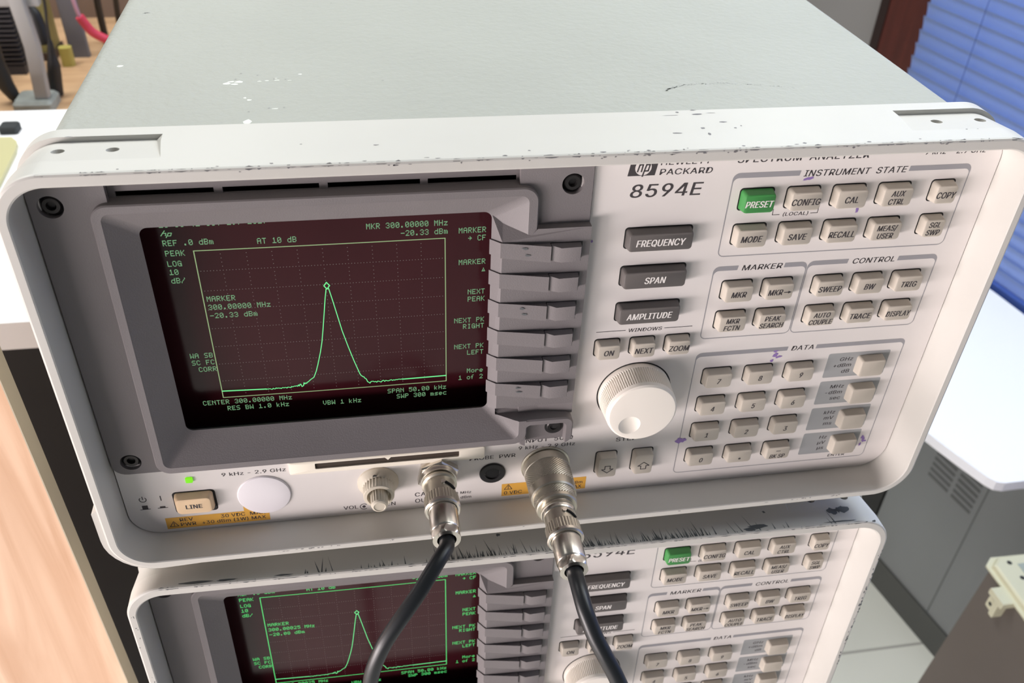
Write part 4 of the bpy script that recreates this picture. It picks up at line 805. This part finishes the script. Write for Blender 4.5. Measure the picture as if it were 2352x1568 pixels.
for s in (208, -140, -480, -820, -1160): part('ladder_cord', MB().tube([SW(s, 11, z) for z in (-530, -100, 400, 880)], .8, 8), mat('blue_cord', (84, 106, 176), .6), bl, org=ob_)
# steel cabinet under the window with a white board on it
cabm = mat('grey_steel_cabinet', (126, 130, 131), .5, noise=.03, nscale=5)
cp = Vector((1042, 566, 0)); cn = wn
def CB(s, n, z): p = cp + wd * s + cn * n; return (p.x, p.y, z)
def cbox(mb, s0, s1, n0, n1, z0, z1): return mb.loft([[CB(s0, n0, z), CB(s1, n0, z), CB(s1, n1, z), CB(s0, n1, z)] for z in (z0, z1)], True, True)
cb = thing('steel_cabinet', 'grey steel cabinet with slotted vents under the white board by the window', 'cabinet', G(*CB(100, -60, -FLOOR)))
oc = Vector(CB(100, -60, -FLOOR))
part('body', cbox(MB(), -140, 205, -110, 0, -1031, -548), cabm, cb, org=oc, smooth=False)
part('plinth', cbox(MB(), -140, 190, -110, 4, -FLOOR, -1031), mat('dark_grey_plinth', (74, 76, 74), .55), cb, org=oc, smooth=False)
part('edge_seam', cbox(MB(), 38, 40, -1, .6, -1031, -548), mat('seam_shadow', (92, 96, 96), .6), cb, org=oc, smooth=False)
for (s0, s1) in ((100, 145), (50, 92)):
    v = MB()
    for k in range(8): cbox(v, s0, s1, -1, .5, -790 + k * 12, -784 + k * 12)
    part('vent', v, mat('vent_shadow', (92, 95, 95), .7), cb, org=oc, smooth=False)
bc = thing('dark_gap_box', 'black box filling the dark gap past the grey cabinet, glimpsed between the two analyzers', 'case', G(*CB(300, -60, -FLOOR)))  # black box added where the dark gap beside the cabinet shows
part('body', cbox(MB(), 208, 420, -112, 2, -FLOOR, -600), MT['black'], bc, org=Vector(CB(300, -60, -FLOOR)), smooth=False)
part('box_rim', cbox(MB(), 207, 421, -113, 3, -600, -590), MT['black'], bc, org=Vector(CB(300, -60, -FLOOR)), smooth=False)
bp = [(833, 561), (843, 532), (856, 498), (869, 466), (876, 456), (886, 452.5), (913, 453), (1208, 446), (1162, 690), (1134, 868), (1096, 1020), (760, 1010)]
mb = MB(); mb.loft([[(x, y, z) for x, y in bp] for z in (-547.5, -545, -535, -532.7)], True, True)
tag(part('white_board', mb, mat('white_foam_board', (238, 240, 246), .6), None, org=FO, smooth=False), 'white board lying on the grey cabinet below the blue blind', 'board')
# instrument standing on end at the lower right
ins = thing('boxed_instrument', 'brown grey boxed instrument standing on end with cream frame at the lower right', 'instrument', G(950, 190, -FLOOR))
oi = Vector((950, 190, -FLOOR)); cream = mat('yellowed_cream_frame', (198, 196, 170), .5)
ic = mat('taupe_textured_cover', (92, 85, 79), .6, noise=.04, nscale=12)
mb = MB(); mb.loft([[(794 + i, -90, z), (1110, -90, z), (1110, 335, z), (794 + i, 335, z)] for z, i in ((-FLOOR, -37), (-540, 0))], True, True)
part('body', mb, ic, ins, org=oi, smooth=False)
mb = MB()
def fr_(i, z): return [(790 + i + a, b, z) for a, b in ((0, -94), (324 - 2 * i, -94), (324 - 2 * i, 343 - i), (12, 349 - i), (0, 339 - i))]
mb.loft([fr_(1.5, -544), fr_(0, -542.5), fr_(0, -540), fr_(4, -539.5), fr_(5, -534.5), fr_(7, -533)], True, True)
ff = part('end_frame', mb, cream, ins, org=oi, angle=25)
part('end_plate', MB().box(822, 1100, -80, 331, -533.2, -532.4), mat('grey_green_plate', (150, 158, 150), .6), ff, org=oi, smooth=False)
for (x, y) in ((814, 334), (816, 312), (812, 290)):
    part('hole', MB().poly([(x + 3 * cos(k * pi / 8), y + 3.0 * sin(k * pi / 8), -532.9) for k in range(16)]), MT['gap'], ff, org=oi, smooth=False)
mb = MB(); mb.loft([[(777, y, z) for y, z in RR(285, 309, -549, -540, 1.5, 3)], [(795, y, z) for y, z in RR(285, 309, -549, -540, 1.5, 3)]], True, True)
mb.loft([[(780, y, z) for y, z in RR(292, 299, -574, -548, 1.5, 3)], [(795, y, z) for y, z in RR(292, 299, -574, -548, 1.5, 3)]], True, True)
mb.loft([[(783, y, z) for y, z in RR(299, 310, -573, -557, 2, 3)], [(795, y, z) for y, z in RR(299, 310, -573, -557, 2, 3)]], True, True)
cl = part('clip', mb, cream, ins, org=oi, smooth=False)
part('clip_hole', MB().poly([(782.8, 304.5 + 2.6 * cos(k * pi / 8), -565 + 2.6 * sin(k * pi / 8)) for k in range(16)]), MT['gap'], cl, org=oi, smooth=False)
# left: bench with white top and black front, wooden board in front of it
bn = thing('lab_bench', 'white topped bench with a black front at the left behind the analyzers', 'bench', G(-300, 600, -FLOOR))
obn = Vector((-300, 600, -FLOOR))
mb = MB(); mb.loft([[(-1400, 387, z), (-22, 391, z), (-22, 817, z), (-1400, 817, z)] for z in (-176, -150)], True, True)
part('bench_top', mb, mat('white_laminate', (249, 249, 250), .4), bn, org=obn, smooth=False)
part('front_board', MB().box(-1390, -24, 394, 410, -FLOOR, -176), mat('black_laminate', (30, 31, 33), .45, noise=.1, nscale=8), bn, org=obn, smooth=False)
part('end_board', MB().box(-44, -24, 410, 810, -FLOOR, -176), MT['black'], bn, org=obn, smooth=False)
part('back_board', MB().box(-1390, -44, 800, 815, -FLOOR, -176), MT['black'], bn, org=obn, smooth=False)
wb = thing('wooden_board', 'pale wooden panel standing on edge at the left beside the analyzers', 'board', G(-250, 45, -FLOOR))
owb = Vector((-250, 45, -FLOOR)); pine = wood('pale_pine', (205, 164, 132), (242, 210, 182), 7, (7, 7, .5))
mb = MB(); e = lambda z: -29.7 - 4.0 * (z + 130) / 194
mb.loft([[(-700, y, -FLOOR), (e(-FLOOR), y, -FLOOR), (e(150), y, 150), (-700, y, 150)] for y in (40, 49.5)], True, True)
part('panel', mb, pine, wb, org=owb, smooth=False)
part('edge_band', MB().loft([[(e(-FLOOR), y, -FLOOR), (e(150), y, 150), (e(150) + .5, y, 150), (e(-FLOOR) + .5, y, -FLOOR)] for y in (40, 49.5)], True, True), mat('beige_edge_band', (186, 174, 152), .5), wb, org=owb, smooth=False)
# things on the white bench top
mb = MB(); mb.loft([[(x, y, z) for x, y in ((-420, 600), (-247, 600), (-252, 700), (-256, 722), (-264, 733), (-420, 738))] for z in (-149.5, -145.5, -144.5)], True, True)
tag(part('plastic_case', mb, mat('olive_plastic', (192, 187, 142), .5), None, org=FO, smooth=False), 'olive plastic case on the white bench at the left edge', 'case')
mb = MB(); mb.loft([[(x, y, z) for x, y in RR(-282.5, -263.5, 751, 770, 3.5, 6)] for z in (-149.9, -143.5)] + [[(x, y, -142) for x, y in RR(-281.5, -264.5, 752, 769, 3, 6)]], True, True)
tag(part('rubber_block', mb, mat('black_rubber', (44, 48, 50), .7), None, org=FO), 'small black rubber block on the white bench top', 'block')
# wooden shelf beyond the bench and the clutter on it
tag(part('wooden_shelf', MB().box(-1200, -60, 830, 1420, -220, -200).box(-1200, -60, 1400, 1420, -FLOOR, -220).box(-1200, -1180, 830, 1400, -FLOOR, -220).box(-80, -60, 830, 1400, -FLOOR, -220), wood('tan_wood', (176, 140, 106), (206, 170, 132), 5, (2, 9, 9)), None, org=FO, smooth=False), 'tan wooden shelf behind the white bench', 'shelf')
def lean(name, label, cat, base, top, w_, d_, m, group=None, rr_=1.5):
    b = Vector(base); t = Vector(top); mb = MB()
    loops = []
    for k in range(9):
        p = b.lerp(t, k / 8); loops.append([(p.x + x, p.y + y, p.z) for x, y in RR(-w_ / 2, w_ / 2, -d_ / 2, d_ / 2, min(rr_, w_ / 3), 3)])
    mb.loft(loops, True, True)
    return tag(part(name, mb, m, None, org=b, smooth=True), label, cat, group)
def put(o, base): o.location = G(*base); return o
gs = mat('grey_painted_steel', (150, 148, 146), .5)
st = thing('metal_stand', 'grey metal stand with a slanting post behind the bench at upper left', 'stand', G(-305, 946, -200)); os_ = Vector((-305, 946, -200))
mb = MB(); mb.loft([[(x, y, z) for x, y in RR(a - 8.5, a + 8.5, 940, 954, 2, 3)] for z, a in ((-185, -292), (-120, -287.5), (-60, -291), (20, -293))], True, True)
part('post', mb, gs, st, org=os_)
part('foot', MB().loft([[(x, y, z) for x, y in RR(-327 + i, -279 - i, 930 + i, 975 - i, 6, 4)] for z, i in ((-200, 0), (-190, 0), (-186, 3))], True, True), mat('scuffed_grey_steel', (138, 142, 138), .6, noise=.15, nscale=60), st, org=os_)
part('bracket', MB().box(-325, -268, 950, 962, -74, -40, 2), gs, st, org=os_)
hs = thing('heat_sink', 'black ribbed heat sink standing left of the slanting grey post', 'heat sink', G(-345, 1080, -200)); oh = Vector((-345, 1080, -200)); hm = mat('black_anodised', (44, 44, 50), .5)
mb = MB(); mb.box(-378, -344, 1078, 1090, -200, -96); mb.box(-378, -344, 1066, 1080, -200, -188)
for k in range(14): mb.box(-378, -344, 1066, 1079, -186 + k * 6.4, -183 + k * 6.4)
part('fins', mb, hm, hs, org=oh, smooth=False)
lean_b = (-345, 1012, -200)
mb = MB(); mb.tube(spline([(-332, 968, -198), (-334, 966, -188), (-340, 966, -170), (-343, 966, -140), (-341, 968, -112)], 5), [5, 5.4, 6, 7, 7.5, 8, 8.5, 9, 9.5, 10, 10.5, 11, 11, 11, 11, 11, 11, 11, 10, 9, 7], 14)
tag(part('tool_handle', mb, mat('black_grip', (40, 41, 42), .5), None, org=FO), 'black tool handle leaning at the left edge before the heat sink', 'tool')
yb = thing('storage_box', 'olive yellow box standing upright behind the grey post', 'box', G(-330, 1130, -200)); oy = Vector((-330, 1130, -200))
part('body', MB().box(-347, -321, 1124, 1170, -200, -60, 2), mat('olive_yellow_card', (150, 140, 84), .6, noise=.06, nscale=20), yb, org=oy)
part('base', MB().box(-350, -318, 1118, 1172, -206, -196), mat('dark_brown_shadow_band', (70, 54, 46), .6), yb, org=oy, smooth=False)  # slab coloured as the shadow band under the olive box
yb.location = G(-330, 1130, -194)
def hang(label, plugpts, cordpts, pw, group):
    r = thing('hanging_plug', label, 'plug', G(*plugpts[0]), group); og_ = Vector(plugpts[0])
    part('plug_body', MB().tube(spline(plugpts, 4), pw, 14), MT['black'], r, org=og_)
    part('cord', MB().tube(spline(cordpts, 5), 1.7, 10), MT['black'], r, org=og_)
hang('black cable plug standing on the wooden shelf, nearest the cover edge', [(-287, 985, -197), (-284.5, 985, -178), (-281, 985, -158), (-279, 985, -138), (-277.5, 985, -126)], [(-277.5, 985, -128), (-275.5, 985, -105), (-272, 985, -80), (-268, 985, -20)], [8.6, 8.8, 8.8, 8.8, 8.8, 8.8, 8.6, 8.2, 8.0, 7.0, 5.6, 5.0, 4.6, 4.2, 3.8, 3.2, 2.4], 'black cable plugs on the shelf')
hang('shorter black cable plug hanging between the grey post and the olive box', [(-289, 1000, -135), (-290, 1000, -120), (-292, 1000, -100), (-294, 1000, -88)], [(-294, 1000, -90), (-297, 1000, -60), (-300, 1000, -10)], [7.5, 8.5, 8.8, 8.8, 8.8, 8.6, 8.4, 8.2, 8.0, 7.4, 6.5, 5.0, 3.6], 'black cable plugs on the shelf')
lean('metal_strut', 'dark grey flat bar leaning behind the pink cable', 'bar', (0, 0, 0), (-4, 6, 170), 26, 10, mat('dark_grey_bar', (98, 97, 102), .5)).location = G(-287, 1135, -200)
pc = thing('pink_cable', 'thin pink cable with a red sleeve hanging before the dark grey bar', 'cable', G(-268, 1100, -200)); op = Vector((-268, 1100, -200))
part('cable', MB().tube(spline([(-262, 1060, 0), (-260, 1062, -80), (-258, 1066, -118), (-254, 1070, -132)], 5), 2.6, 10), mat('pale_pink_cable', (190, 146, 164), .5), pc, org=op)
part('sleeve', MB().tube(spline([(-257, 1066, -122), (-253, 1068, -132), (-246, 1072, -146), (-230, 1080, -160)], 4), 6.0, 12), mat('red_sleeve', (206, 64, 88), .5), pc, org=op)
cx = thing('cardboard_box', 'brown cardboard box at the back of the wooden shelf behind the hanging cables', 'box', G(-250, 1350, -200)); ocx = Vector((-250, 1350, -200))
part('body', MB().box(-420, -120, 1312, 1396, -200, 40), mat('brown_cardboard', (132, 112, 98), .8, noise=.05, nscale=8), cx, org=ocx, smooth=False)
part('flap', MB().box(-418, -122, 1306, 1360, 40, 43), mat('brown_cardboard_flap', (140, 120, 104), .8), cx, org=ocx, smooth=False)
for i, (p0, p1, lb) in enumerate((((-244, 1120, 0), (-262, 1190, -200), 'black cable hanging beside the red sleeve'), ((-226, 1200, 0), (-262, 1290, -200), 'black cable hanging closest to the cover edge'))):
    a, b = Vector(p0), Vector(p1)
    tag(part('hanging_cable', MB().tube(spline([a, a.lerp(b, .35) + Vector((3, 0, 0)), a.lerp(b, .7), b], 6), 5.0 if i == 0 else 4.2, 10), MT['black'], None, org=FO), lb, 'cable', 'black cables hanging over the shelf')
lean('yellow_cap', 'small yellow cap on the shelf beside the black plug', 'cap', (0, 0, 0), (0, 0, 26), 17, 15, mat('yellow_cap_plastic', (172, 160, 84), .5), None, 6).location = G(-296, 1100, -200)
